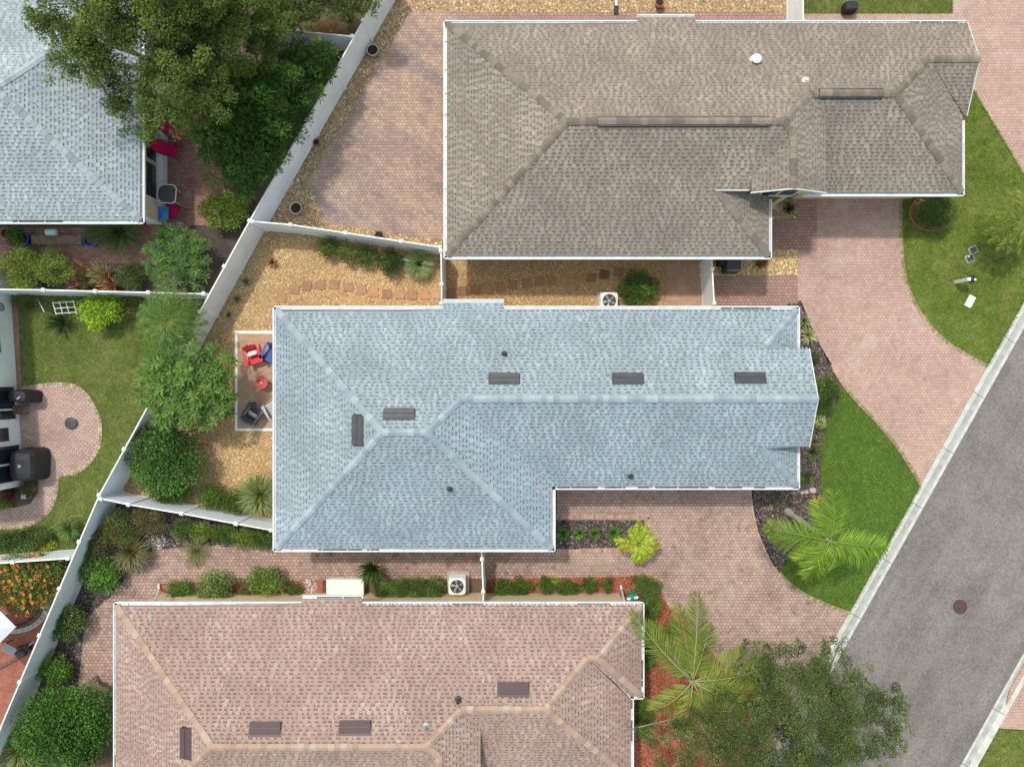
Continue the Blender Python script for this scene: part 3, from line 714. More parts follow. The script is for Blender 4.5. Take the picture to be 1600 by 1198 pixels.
RZ = ZE + PITCH * (yn - ry)
ridges = [(up((xw + g_, yn - g_), N_), up(AL, N_)), (up((xw + g_, ys + g_), S_), up(AL, S_)), (up((xi - g_, ys + g_), S_), up(AR, S_)), (up(AL, N_), up(AR, N_)),
          (up(J, N_), up(AR, N_)), (up(J, N_), (gx, ry, RZ)), (up((xe - g_, yn - g_), N_), up((xe - 1.78, gn), N_)), (up((xe - g_, ysw + g_), SW_), up((xe - 1.8, gs), SW_))]
gut = [((xw, yn), (-2.8, yn), (0, -1)), ((-2.8, 3.44), (-0.34, 3.44), (0, -1), ZE - 0.12), ((-0.34, yn), (xe, yn), (0, -1)), ((xw, ys), (xw, yn), (1, 0), ZE, 0.04), ((xw, ys), (xi, ys), (0, 1)),
       ((xi, ys), (xi, ysw), (-1, 0), ZE, 0.05), ((xi, ysw), (xe, ysw), (0, 1), ZE, 0.5), ((xe, ysw), (xe, gs), (-1, 0), ZE, 0.05), ((xe, gn), (xe, yn), (-1, 0), ZE, 0.05)]
i_ = 0.62
wall = [(xw + i_, ys + i_), (xi - i_, ys + i_), (xi - i_, ysw + i_), (xe - i_, ysw + i_), (xe - i_, yn - i_), (xw + i_, yn - i_)]
s_ = 0.13
sof = [(xw + s_, ys + s_), (xi - s_, ys + s_), (xi - s_, ysw + s_), (xe - s_, ysw + s_), (xe - s_, yn - s_), (xw + s_, yn - s_)]
GREY = [(0.26, 0.315, 0.354), (0.287, 0.343, 0.381), (0.31, 0.366, 0.402), (0.246, 0.302, 0.341), (0.274, 0.33, 0.368)]
GREYG = [(0.239, 0.294, 0.332), (0.256, 0.312, 0.35)]
hg, roofg, cmg, rg = house('blue grey shingled house in the middle with five dark roof vents', ((xw + xe) / 2, -1.0), planes, ridges, gut, [wall], [sof],
      GREY, GREYG, (0.105, 0.128, 0.148), [(0.24, 0.295, 0.34), (0.295, 0.35, 0.40), (0.345, 0.40, 0.45), (0.265, 0.32, 0.37), (0.315, 0.37, 0.42)], 'grey_ridge_cap', M_BEIGE, 101)
gw = MB()   # gable end wall
gw.add([(xe - 0.35, gn, 2.75), (xe - 0.35, gs, 2.75), (xe - 0.35, gs, 3.5), (xe - 0.35, ry, 4.28), (xe - 0.35, gn, 3.5), (xe - 0.55, gn, 2.75), (xe - 0.55, gs, 2.75), (xe - 0.55, gs, 3.5), (xe - 0.55, ry, 4.28), (xe - 0.55, gn, 3.5)],
       [(0, 1, 2, 3, 4), (9, 8, 7, 6, 5), (0, 4, 9, 5), (1, 6, 7, 2)])
gw.build('gable_wall', M_BEIGE, hg)
for (ya, yb, za, zb) in ((gn, ry + 0.004, ZE + PITCH * (yn - gn), RZ), (gs, ry - 0.004, ZE + PITCH * (gs - ysw), RZ)):
    fb = MB(); fb.bar((gx + 0.01, ya, za - 0.05), (gx + 0.01, yb, zb - 0.05), 0.03, 0.14); fb.build('rake_board', M_METALW, hg)
for (x, y, pl) in ((788, 591, N_), (981, 591, N_), (1172, 590, N_), (624, 646, N_)): slant_vent(hg, x, y, *pl, M_VENTGREY)
slant_vent(hg, 559, 672, *W_, M_VENTGREY)
pipe_vent(hg, 788, 553, *N_); pipe_vent(hg, 703, 763, *S_); pipe_vent(hg, 985, 743, *SW_)

# ---- brown roofed house
xw, yn, ys, xm, xg0, xe, ysg = -2.79, 14.77, 5.05, 10.58, 11.85, 18.42, 7.61
N_ = ((0, yn), (0, -1)); W_ = ((xw, 0), (1, 0)); S_ = ((0, ys), (0, 1)); EM_ = ((xm, 0), (-1, 0)); SG_ = ((0, ysg), (0, 1)); EG_ = ((xe, 0), (-1, 0))
GRX, GRZ = 10.74, 4.64
GE_ = ((GRX + (GRZ - ZE) / PITCH, 0), (-1, 0)); GW_ = ((GRX - (GRZ - ZE) / PITCH, 0), (1, 0))
AP = (2.07, 9.91); RE = (10.29, 9.91); G1 = (11.49, 11.19); G2 = (14.84, 11.19); G3 = (16.49, 12.84); gxe = 18.50; gys = 10.9
SGB_ = ((0, gys), (0, 1))
planes = [
    ([(xw + g_, yn - g_), (5.11, yn - g_), (5.11, 15.07 - g_), (7.46, 15.07 - g_), (7.46, yn - g_), (gxe, yn - g_), (gxe, 12.84), G3, G2, G1, RE, AP], *N_),
    ([(xw + g_, ys + g_), (xw + g_, yn - g_), AP], *W_),
    ([(xw + g_, ys + g_), (xm - g_, ys + g_), (8.05, 7.55), (9.33, 7.55), (9.33, 8.03), (10.74, 9.46), RE, AP], *S_),
    ([(xm - g_, ys + g_), (xm - g_, 7.62), (7.98, 7.62), (8.05, 7.55)], *EM_),
    ([(GRX, 7.44), (12.22, 7.44), (12.22, 10.56), G1, RE, (GRX, 9.46)], *GE_),
    ([(9.33, 7.44), (GRX, 7.44), (GRX, 9.46), (9.33, 8.05)], *GW_),
    ([(xg0, ysg + g_), (xe - g_, ysg + g_), G2, G1, (xg0, 10.85)], *SG_),
    ([(xe - g_, ysg + g_), (xe - g_, gys), G3, G2], *EG_),
    ([(xe - 0.02, gys), (gxe, gys), (gxe, 12.84), G3], *SGB_)]
GZ = ZE + PITCH * (yn - 12.84)
ridges = [(up((xw + g_, yn - g_), N_), up(AP, N_)), (up((xw + g_, ys + g_), S_), up(AP, S_)), (up(AP, N_), up((3.25, 9.91), N_)), (up((9.75, 9.91), N_), up(RE, N_)), (up(G1, N_), up(RE, N_)),
          (up(G1, N_), up((11.85, 11.19), N_)), (up((14.3, 11.19), N_), up(G2, N_)), (up(G3, N_), up(G2, N_)), (up(G3, N_), (gxe, 12.84, GZ)), (up((xe - g_, ysg + g_), SG_), up(G2, SG_)),
          (up((GRX, 9.46), GE_), up(RE, N_)), ((GRX, 7.44, GRZ), (GRX, 9.46, GRZ)), (up((xm - g_, ys + g_), S_), up((8.05, 7.55), S_))]
gut = [((xw, yn), (5.11, yn), (0, -1)), ((5.11, 15.07), (7.46, 15.07), (0, -1), ZE - 0.12), ((7.46, yn), (xe + 0.03, yn), (0, -1)), ((xw, ys), (xw, yn), (1, 0), ZE, 0.03), ((xw, ys), (xm, ys), (0, 1)),
       ((xm, ys), (xm, 7.5), (-1, 0), ZE, 0.05), ((xg0, ysg), (xe, ysg), (0, 1)), ((xe, ysg), (xe, gys - 0.2), (-1, 0), ZE, 0.05)]
wall = [(xw + i_, ys + i_), (xm - i_, ys + i_), (xm - i_, 9.0), (xg0 + i_, 9.0), (xg0 + i_, ysg + i_), (xe - i_, ysg + i_), (xe - i_, yn - i_), (xw + i_, yn - i_)]
sof = [(xw + s_, ys + s_), (xm - s_, ys + s_), (xm - s_, 9.0), (xg0 + s_, 9.0), (xg0 + s_, ysg + s_), (xe - s_, ysg + s_), (xe - s_, yn - s_), (xw + s_, yn - s_)]
BROWN = [(0.243, 0.209, 0.176), (0.266, 0.232, 0.195), (0.225, 0.191, 0.162), (0.284, 0.25, 0.214), (0.252, 0.218, 0.19)]
BROWNG = [(0.211, 0.179, 0.154), (0.23, 0.196, 0.169)]
BCAP = [(0.175, 0.148, 0.125), (0.205, 0.175, 0.148), (0.245, 0.212, 0.18), (0.155, 0.132, 0.115), (0.22, 0.188, 0.158)]
hb, roofb, cmb, rb_ = house('taupe brown shingled house with raised ridge vents and a small entry gable', ((xw + xe) / 2, 10), planes, ridges, gut, [wall], [sof], BROWN, BROWNG, (0.118, 0.096, 0.08), BCAP, 'brown_ridge_cap', M_BEIGE, 102)
for (x0, x1, y) in ((3.25, 9.75, 9.91), (11.85, 14.3, 11.19)):
    zt = ZE + PITCH * (yn - y); mb = MB(); mb.box(x0, x1, y - 0.19, y + 0.19, zt - 0.09, zt + 0.035); mb.build('ridge_vent', M_DARKMETAL, hb)
    caps(roofb, (x0, y, zt + 0.055), (x1, y, zt + 0.055), cmb, rb_, lift=0.055)
for (a_, b_) in (((gxe + 0.01, yn - g_, ZE), (gxe + 0.01, 12.80, GZ - 0.05)), ((gxe + 0.01, gys, ZE - 0.03), (gxe + 0.01, 12.88, GZ - 0.05)),
                 ((9.30, 7.42, GRZ - (GRX - 9.30) * PITCH - 0.04), (GRX - 0.005, 7.42, GRZ - 0.04)), ((12.25, 7.42, GRZ - (12.25 - GRX) * PITCH - 0.04), (GRX + 0.005, 7.42, GRZ - 0.04)), ((8.0, 7.56, 3.84), (9.29, 7.56, 3.84))):
    fb = MB(); fb.bar(a_, b_, 0.03, 0.13); fb.build('rake_board', M_METALW, hb)
ew = MB()   # entry gable wall and gable end under the third ridge
ew.add([(9.45, 7.75, 2.7), (12.1, 7.75, 2.7), (12.1, 7.75, 3.9), (GRX, 7.75, GRZ - 0.12), (9.45, 7.75, 3.9), (9.45, 7.95, 2.7), (12.1, 7.95, 2.7), (12.1, 7.95, 3.9), (GRX, 7.95, GRZ - 0.12), (9.45, 7.95, 3.9)], [(0, 1, 2, 3, 4), (9, 8, 7, 6, 5), (0, 5, 6, 1)])
ew.build('gable_wall', M_BEIGE, hb); ew = MB()
ew.add([(18.1, gys, 2.65), (18.1, yn - 0.3, 2.65), (18.1, 12.84, GZ - 0.1), (17.9, gys, 2.65), (17.9, yn - 0.3, 2.65), (17.9, 12.84, GZ - 0.1)], [(0, 1, 2), (5, 4, 3)])
ew.build('gable_wall', M_BEIGE, hb)
sw = MB(); sw.bar((11.55, 7.9, 1.32), (11.55, 9.2, 1.32), 0.26, 2.64); sw.bar((11.35, 7.85, 0.0), (12.2, 7.85, 0.0), 0.2, 0.1); sw.build('entry_wall', M_BEIGE, hb)
w_ = MB(); w_.box(10.02, 11.38, 7.66, 7.735, 2.75, 3.72); w_.build('entry_window', M_GLASS, hb)
wf = MB()
for (a, b_) in (((10.0, 7.65, 2.75), (11.4, 7.65, 2.75)), ((10.0, 7.65, 3.72), (11.4, 7.65, 3.72)), ((10.0, 7.65, 2.75), (10.0, 7.65, 3.72)), ((11.4, 7.65, 2.75), (11.4, 7.65, 3.72)), ((10.7, 7.65, 2.75), (10.7, 7.65, 3.72))):
    wf.bar(a, b_, 0.05, 0.07, up=(0, 1, 0))
wf.build('window_frame', M_METALW, hb)
q = on_plane(1180, 95, *N_); mb = MB()
mb.lathe([(0.23, -0.10), (0.23, 0.0), (0.13, 0.03), (0.12, 0.14), (0.19, 0.17), (0.19, 0.20), (0.15, 0.23), (0.14, 0.22), (0.07, 0.24), (0.06, 0.27), (0.01, 0.275)], 20, Matrix.Translation(q)); mb.build('round_vent', M_WHITE, hb)
pipe_vent(hb, 1258, 126, *N_, M_WHITE, 0.06, 0.18)

# ---- pink brown roofed house
xw, yn, ys, xe2, xe1, yst = -16.23, -8.88, -18.62, 4.96, 5.39, -12.84
N_ = ((0, yn), (0, -1)); W_ = ((xw, 0), (1, 0)); S_ = ((0, ys), (0, 1)); E1_ = ((xe1, 0), (-1, 0)); E2_ = ((xe2, 0), (-1, 0)); ST_ = ((0, yst), (0, 1))
OX, OY = -13.535, -23.66
AP = (-11.36, -13.75); RE = (-3.245, -13.75); G1 = (-1.97, -12.555); G2 = (1.285, -12.555); Q1 = (2.975, -10.86); Q2 = (3.41, -10.86)
GX = 10.74 + OX; GE_ = ((GX + (GRZ - ZE) / PITCH, 0), (-1, 0)); GW_ = ((GX - (GRZ - ZE) / PITCH, 0), (1, 0)); ysg = -16.23; SG_ = ((0, ysg), (0, 1))
planes = [
    ([(xw + g_, yn - g_), (-8.56, yn - g_), (-8.56, -8.64 - g_), (-6.1, -8.64 - g_), (-6.1, yn - g_), (xe1 - g_, yn - g_), Q2, Q1, G2, G1, RE, AP], *N_),
    ([(xw + g_, ys + g_), (xw + g_, yn - g_), AP], *W_),
    ([(xw + g_, ys + g_), (xm + OX - g_, ys + g_), (8.05 + OX, 7.55 + OY), (9.33 + OX, 7.55 + OY), (9.33 + OX, 8.03 + OY), (10.74 + OX, 9.46 + OY), RE, AP], *S_),
    ([(xm + OX - g_, ys + g_), (xm + OX - g_, 7.62 + OY), (7.98 + OX, 7.62 + OY), (8.05 + OX, 7.55 + OY)], (xm + OX, 0), (-1, 0)),
    ([(GX, 7.44 + OY), (12.30 + OX, 7.44 + OY), (12.30 + OX, 10.62 + OY), G1, RE, (GX, 9.46 + OY)], *GE_),
    ([(9.33 + OX, 7.44 + OY), (GX, 7.44 + OY), (GX, 9.46 + OY), (9.33 + OX, 8.05 + OY)], *GW_),
    ([(xg0 + OX, ysg + g_), (xe2 - g_, ysg + g_), G2, G1, (xg0 + OX, 10.85 + OY)], *SG_),
    ([(xe2 - g_, ysg + g_), (xe2 - g_, yst + 0.02), Q1, G2], *E2_),
    ([(xe1 - g_, yst + g_), (xe1 - g_, yn - g_), Q2], *E1_),
    ([(xe2 - g_, yst + g_), (xe1 - g_, yst + g_), Q2, Q1], *ST_)]
ridges = [(up((xw + g_, yn - g_), N_), up(AP, N_)), (up((xw + g_, ys + g_), S_), up(AP, S_)), (up(AP, N_), up(RE, N_)), (up(G1, N_), up(RE, N_)), (up(G1, N_), up(G2, N_)), (up(Q1, N_), up(G2, N_)),
          (up(Q1, N_), up(Q2, N_)), (up((xe1 - g_, yn - g_), N_), up(Q2, N_)), (up((xe1 - g_, yst + g_), ST_), up(Q2, ST_)), (up((xe2 - g_, ysg + g_), SG_), up(G2, SG_)),
          (up((GX, 9.46 + OY), GE_), up(RE, N_)), ((GX, 7.44 + OY, GRZ), (GX, 9.46 + OY, GRZ))]
gut = [((xw, yn), (-8.56, yn), (0, -1), ZE, 0.3), ((-8.56, -8.64), (-6.1, -8.64), (0, -1), ZE - 0.1, 0.8), ((-6.1, yn), (xe1, yn), (0, -1), ZE, 0.1), ((xw, ys), (xw, yn), (1, 0), ZE, 0.03),
       ((xe1, yst), (xe1, yn), (-1, 0), ZE, 0.7), ((xe2, yst), (xe1, yst), (0, 1), ZE, 0.0), ((xe2, ysg), (xe2, yst), (-1, 0), ZE, 0.5), ((xg0 + OX, ysg), (xe2, ysg), (0, 1))]
wall = [(xw + i_, ys + i_), (xm + OX - i_, ys + i_), (xm + OX - i_, 9.0 + OY), (xg0 + OX + i_, 9.0 + OY), (xg0 + OX + i_, ysg + i_), (xe2 - i_, ysg + i_), (xe2 - i_, yst + i_), (xe1 - i_, yst + i_), (xe1 - i_, yn - 0.45), (xw + i_, yn - 0.45)]
sof = [(xw + s_, ys + s_), (xm + OX - s_, ys + s_), (xm + OX - s_, 9.0 + OY), (xg0 + OX + s_, 9.0 + OY), (xg0 + OX + s_, ysg + s_), (xe2 - s_, ysg + s_), (xe2 - s_, yst + s_), (xe1 - s_, yst + s_), (xe1 - s_, yn - s_), (xw + s_, yn - s_)]
PNK = [(0.342, 0.24, 0.204), (0.361, 0.265, 0.228), (0.322, 0.222, 0.193), (0.386, 0.301, 0.263), (0.351, 0.247, 0.212), (0.342, 0.255, 0.223), (0.332, 0.232, 0.201)]
PNKG = [(0.302, 0.212, 0.185), (0.327, 0.237, 0.207)]
hp, roofp, cmp_, rp_ = house('pinkish brown shingled house with flat brown roof vents in the lower part of the photo', ((xw + xe2) / 2, -13), planes, ridges, gut, [wall], [sof], PNK, PNKG, (0.15, 0.102, 0.086),
      [(0.36, 0.255, 0.20), (0.40, 0.30, 0.235), (0.42, 0.345, 0.29), (0.34, 0.235, 0.185), (0.38, 0.29, 0.24), (0.40, 0.275, 0.215)], 'pink_ridge_cap', M_BEIGE, 103)
for (x, y) in ((802, 1075), (415, 1137), (555, 1135)): slant_vent(hp, x, y, *N_, M_VENTBROWN, 1.16, 0.46)
slant_vent(hp, 291, 1160, *W_, M_VENTBROWN, 1.16, 0.40)
pipe_vent(hp, 716, 1092, *N_, None, 0.06); pipe_vent(hp, 666, 1133, *N_, M_GREYMETAL)

# ---- pale blue grey house, upper left
xe, ys, yn = -14.95, 6.49, 15.90; xw = -34.0
N_ = ((0, yn), (0, -1)); S_ = ((0, ys), (0, 1)); E_ = ((xe, 0), (-1, 0)); AP = (xe - 4.705, 11.195); AW = (xw, 11.195)
planes = [([(xw, ys + g_), (xe - g_, ys + g_), AP, AW], *S_), ([(xw, yn - g_), (xe - g_, yn - g_), AP, AW], *N_), ([(xe - g_, ys + g_), (xe - g_, yn - g_), AP], *E_)]
ridges = [(up((xe - g_, ys + g_), S_), up(AP, S_)), (up((xe - g_, yn - g_), N_), up(AP, N_)), (up((xw + 9, 11.195), N_), up(AP, N_))]
gut = [((xw, ys), (xe, ys), (0, 1), ZE, 0.7), ((xe, ys), (xe, yn), (-1, 0), ZE, 0.05), ((xw, yn), (xe, yn), (0, -1), ZE, 0.1)]
BLU = [(0.302, 0.353, 0.385), (0.331, 0.382, 0.414), (0.365, 0.415, 0.446), (0.283, 0.334, 0.367), (0.317, 0.368, 0.399)]
hl, roofl, cml, rl_ = house('pale blue grey hip roofed house partly under the big tree', ((xw + xe) / 2, 11), planes, ridges, gut, [[(xw, ys + 0.6), (xe - 0.7, ys + 0.6), (xe - 0.7, yn - 0.6), (xw, yn - 0.6)]],
      [[(xw, ys + s_), (xe - s_, ys + s_), (xe - s_, yn - s_), (xw, yn - s_)]], BLU, [(0.28, 0.325, 0.34), (0.31, 0.355, 0.38)], (0.14, 0.165, 0.178), [(0.25, 0.30, 0.34), (0.31, 0.36, 0.40), (0.36, 0.41, 0.45)], 'pale_ridge_cap', M_WHITEWALL, 104)
wx = xe - 0.7
for i, (ya, yb) in enumerate(((8.0, 9.55), (9.6, 10.7), (10.8, 13.4))):
    w_ = MB(); w_.box(wx + 0.002, wx + 0.04, ya, yb, 0.55, 2.5); win = w_.build('window', M_GLASS, hl)
    f = MB(); z_ = (0.5, 2.55)
    for y in (ya, yb): f.box(wx, wx + 0.075, y - 0.045, y + 0.045, 0.5, 2.58)
    f.box(wx, wx + 0.078, ya, yb, 0.42, 0.56); f.box(wx, wx + 0.078, ya, yb, 2.48, 2.6)
    if i == 1: f.box(wx, wx + 0.07, ya, yb, 1.45, 1.55)
    f.build('frame', M_METALW, win)
s2 = MB(); s2.box(wx, wx + 0.28, 7.75, 13.6, -0.02, 0.40); s2.build('sill_wall', M_WHITEWALL, hl)
bw_ = MB(); bw_.box(wx, wx + 0.22, ys + 0.62, 7.7, 0.0, 2.55); bw_.build('corner_wall', M_BEIGE, hl)
ds = MB(); e0 = Vector((xe - 0.05, ys + 0.1, 2.66)); ds.tube([e0, e0 + Vector((-0.35, 0.25, -0.3)), Vector((wx + 0.25, ys + 0.55, 2.1)), Vector((wx + 0.22, ys + 0.5, 0.35)), Vector((wx + 0.1, ys - 0.02, 0.12)), Vector((wx - 0.05, ys - 0.35, 0.08))], 0.055, 6); ds.build('downspout', M_METALW, hl)

# ---- white walled house at the left edge
a = P(17, 440); c_ = P(36, 730); d = (c_ - a).normalized(); n = Vector((d.y, -d.x, 0)); n = n if n.x < 0 else -n
def lw(t, off=0.0, z=0.0): q = a + d * t + n * off; return Vector((q.x, q.y, z))
Lw = (P(36, 758) - a).length
hw = thing('house', 'white walled house at the left edge with large dark patio windows', 'house', lw(Lw / 2, 3))
prism(MB(), [tuple(lw(0)[:2]), tuple(lw(Lw)[:2]), tuple(lw(Lw, 9)[:2]), tuple(lw(0, 9)[:2])], -0.05, 2.7).build('wall', M_WHITEWALL, hw)
rf = MB(); o_ = 0.45
q0, q1, q2, q3 = lw(-o_ + 0.2, -0.15, 2.72), lw(Lw + o_, -0.15, 2.72), lw(Lw + o_, 9.5, 2.72), lw(-o_ + 0.2, 9.5, 2.72); r0, r1 = lw(4, 4.7, 4.6), lw(Lw - 4, 4.7, 4.6)
V = [q0, q1, q2, q3, r0, r1] ; rf.add(V, [(0, 1, 5, 4), (1, 2, 5), (2, 3, 4, 5), (3, 0, 4), (3, 2, 1, 0)]); rf.build('roof', M_SHEATH, hw)
def wwin(t0_, t1_, z0, z1, mull=()):
    w_ = MB(); 
    pts = [lw(t0_, -0.025, z0), lw(t1_, -0.025, z0), lw(t1_, -0.025, z1), lw(t0_, -0.025, z1), lw(t0_, 0.02, z0), lw(t1_, 0.02, z0), lw(t1_, 0.02, z1), lw(t0_, 0.02, z1)]
    w_.add(pts, [(0, 1, 2, 3), (7, 6, 5, 4), (0, 4, 5, 1), (1, 5, 6, 2), (2, 6, 7, 3), (3, 7, 4, 0)]); win = w_.build('window', M_GLASS, hw)
    f = MB()
    for (ta, za, tb, zb) in [(t0_, z0, t1_, z0), (t0_, z1, t1_, z1), (t0_, z0, t0_, z1), (t1_, z0, t1_, z1)] + list(mull):
        f.bar(lw(ta, -0.03, za), lw(tb, -0.03, zb), 0.07, 0.07, up=n)
    f.build('frame', M_METALW, win)
def tpx(y): return (P(30, y) - a).dot(d)
wwin(tpx(497), tpx(553), 0.9, 2.1, [(tpx(525), 0.9, tpx(525), 2.1)])
wwin(tpx(603), tpx(655), 0.25, 2.2, [(tpx(639), 0.25, tpx(639), 2.2)])
wwin(tpx(665), tpx(688), 0.75, 2.1)
wwin(tpx(693), tpx(750), 0.15, 2.2, [(tpx(722), 0.15, tpx(722), 2.2)])
hub = MB()
for (t_, z_, r_) in ((tpx(470), 1.5, 0.17), (tpx(482), 0.75, 0.15)):
    c0 = lw(t_, -0.03, z_); ring = [c0 + d * (r_ * math.cos(k * math.pi / 8)) + Vector((0, 0, r_ * math.sin(k * math.pi / 8))) for k in range(17)]
    hub2 = MB(); hub2.tube(ring, 0.022, 5); hub2.tube([c0 - n * 0.0 - d * 0.06, c0 + d * 0.06], 0.02, 5); hub2.build('wall_ornament', M_DARKMETAL, hw)

# ------------------------------------------------------------------ fences
def fence(label, tops, posts=None, h=1.83, first=0.0, step=2.35, start_post=True, end_post=True, group=None):
    """white vinyl privacy fence; tops = pixels of its upper edge"""
    pts = [P(x, y, h) for x, y in tops]; pts = [Vector((p.x, p.y, 0)) for p in pts]
    root = thing('fence', label, 'fence', pts[0], group=group)
    for si, (a, b_) in enumerate(zip(pts, pts[1:])):
        dd = b_ - a; L = dd.length; dd /= L; nn = Vector((-dd.y, dd.x, 0))
        k = max(1, round(L / step)); st = L / k; rot = Matrix((dd, nn, Vector((0, 0, 1)))).transposed().to_4x4()
        for i in range(k + 1):
            if i == k and si < len(pts) - 2: continue
            if i == 0 and si == 0 and not start_post: continue
            if i == k and not end_post: continue
            M = Matrix.Translation(a + dd * (st * i)) @ rot
            p = MB().box(-0.06, 0.06, -0.06, 0.06, -0.03, h + 0.02, M).build('post', M_VINYL, root)
            cm_ = MB(); cm_.box(-0.078, 0.078, -0.078, 0.078, h + 0.02, h + 0.045, M); cm_.box(-0.078, 0.078, -0.078, 0.078, h + 0.045, h + 0.10, M, taper=0.06); cm_.build('post_cap', M_WHITE, p)
        for i in range(k):
            M = Matrix.Translation(a + dd * (st * i)) @ rot
            pn = MB(); pn.box(0.061, st - 0.061, -0.013, 0.013, 0.10, h - 0.08, M)
            nb = max(1, int((st - 0.12) / 0.29)); bwid = (st - 0.122) / nb
            panel = pn.build('panel', M_VINYL, root)
            for j in range(nb):
                bd = MB(); x0 = 0.061 + j * bwid
                bd.box(x0 + 0.002, x0 + bwid - 0.002, -0.019, 0.019, 0.125, h - 0.095, M); bd.build('board', M_VINYL, panel)
            rl = MB(); rl.box(0.061, st - 0.061, -0.026, 0.026, h - 0.10, h, M); rl.build('top_rail', M_WHITE, root)
            rl = MB(); rl.box(0.061, st - 0.061, -0.026, 0.026, 0.05, 0.14, M); rl.build('bottom_rail', M_VINYL, root)
    return root
fence('long white vinyl fence running diagonally between the back yards', [(612, -46), (390, 345), (155, 773), (0, 1138), (-62, 1284)])
fence('white vinyl fence between gravel yard and mottled paver patio', [(395, 346), (454, 351), (540, 364), (627, 377), (688, 386)], step=9)
fence('white vinyl fence with gravel yard shrubs on one side and clipped hedge on the other', [(158, 779), (201, 788), (284, 802), (369, 818), (424, 828)], step=9)
fence('white vinyl fence below the garden bed of the pale blue grey roofed house', [(-60, 450), (-12, 452), (68, 453), (149, 455), (232, 457), (318, 459)], step=9)
fence('short white vinyl fence half hidden by dark foliage near the upper left', [(380, 42), (466, 49), (550, 57)], step=9)
fence('sunlit white vinyl fence above the orange flowering shrub', [(-60, 884), (20, 878), (106, 872)], step=9)
fence('narrow white vinyl fence closing the gravel gap between brown and grey roofs', [(689, 392), (690, 444), (690, 474)], step=9)
fence('white vinyl gate fence beside the tan tile pad', [(1112, 402), (1113, 420), (1116, 474)], step=9)
fence('narrow white vinyl fence across the side path by the air conditioner', [(752, 858), (753, 873), (755, 924), (755, 944)], step=9)
fence('white vinyl fence end touching the brown roof at the top edge', [(1255, -60), (1255, 34)], step=9)


# ------------------------------------------------------------------ plants
LEAF_GAIN = 1.4
def leaves_np(C, D, N, L, W, cols, fold=0.15):
    """one folded four-cornered leaf per row: base C, axis D, face normal N"""
    n = len(C); D = D / np.linalg.norm(D, axis=1, keepdims=True)
    S = np.cross(D, N); S /= np.linalg.norm(S, axis=1, keepdims=True) + 1e-9; U = np.cross(S, D)
    L = L[:, None]; W = W[:, None]; V = np.empty((n, 4, 3))
    V[:, 0] = C; V[:, 1] = C + D * L * 0.45 + S * W * 0.5 + U * W * fold; V[:, 2] = C + D * L; V[:, 3] = C + D * L * 0.45 - S * W * 0.5 + U * W * fold
    b = 4 * np.arange(n)[:, None]; F = np.concatenate([b + np.array([[0, 1, 2]]), b + np.array([[0, 2, 3]])])
    return V.reshape(-1, 3), F, np.repeat(np.clip(cols * LEAF_GAIN, 0.003, 0.85), 4, 0)
def clump_leaves(clumps, per, leaf, ratio, cols, rng, droop=0.2, up=0.5, cl_jit=0.28, flat=1.0):
    """clumps: rows (x,y,z,r); leaves on and in each clump"""
    out = []
    cols = np.array(cols, float)
    for (x, y, z, r) in clumps:
        n = max(6, int(per * r * r))
        d = rng.normal(size=(n, 3)); d[:, 2] += 0.35; d /= np.linalg.norm(d, axis=1, keepdims=True)
        rad = r * np.clip(1.0 - np.abs(rng.normal(0, 0.28, n)), 0.15, 1.0)
        rad *= rng.uniform(0.85, 1.12, n)
        C = np.array([x, y, z]) + d * rad[:, None] * np.array([1, 1, flat])
        D = d * 0.7 + rng.normal(0, 0.6, (n, 3)); D[:, 2] -= droop
        N = d * 0.5 + np.array([0, 0, up]) + rng.normal(0, 0.45, (n, 3))
        base = cols[rng.integers(0, len(cols))] * 0.55 + cols[rng.integers(0, len(cols), n)] * 0.45
        cc = np.clip(base * (1 + rng.normal(0, cl_jit)) * (1 + rng.normal(0, 0.16, (n, 1))), 0.004, 0.9)
        out.append((C, D, N, leaf * rng.uniform(0.65, 1.3, n), leaf * ratio * rng.uniform(0.75, 1.25, n), cc))
    return [np.concatenate([o[i] for o in out]) for i in range(6)]
def rosette_leaves(tips, k, leaf, ratio, cols, rng, rise=0.25):
    out = []; cols = np.array(cols, float)
    for (x, y, z) in tips:
        a = np.arange(k) * 2.4 + rng.uniform(0, 6.28); e = rng.uniform(-0.25, 0.75, k) + rise * 0.4
        D = np.stack([np.cos(a) * np.cos(e), np.sin(a) * np.cos(e), np.sin(e)], 1)
        C = np.tile([x, y, z], (k, 1)) + D * leaf * 0.05; N = np.tile([0, 0, 1.0], (k, 1)) + rng.normal(0, 0.2, (k, 3))
        cc = cols[rng.integers(0, len(cols))] * (1 + rng.normal(0, 0.14, (k, 1)))
        out.append((C, D, N, leaf * rng.uniform(0.75, 1.25, k), leaf * ratio * rng.uniform(0.85, 1.15, k), np.clip(cc, 0.004, 0.9)))
    return [np.concatenate([o[i] for o in out]) for i in range(6)]
G_MID = [(0.060, 0.115, 0.018), (0.085, 0.150, 0.022), (0.045, 0.090, 0.014)]
G_DARK = [(0.028, 0.062, 0.014), (0.040, 0.082, 0.018), (0.055, 0.105, 0.022)]
G_OLIVE = [(0.11, 0.135, 0.03), (0.085, 0.11, 0.025), (0.145, 0.165, 0.04)]
G_LIME = [(0.22, 0.33, 0.02), (0.28, 0.40, 0.03), (0.17, 0.27, 0.018)]
G_YEL = [(0.13, 0.19, 0.028), (0.17, 0.22, 0.032), (0.10, 0.15, 0.024)]
G_FRESH = [(0.07, 0.155, 0.02), (0.10, 0.20, 0.028), (0.055, 0.12, 0.016)]
G_BROWN = [(0.14, 0.105, 0.045), (0.10, 0.09, 0.035), (0.17, 0.13, 0.06), (0.07, 0.085, 0.025)]
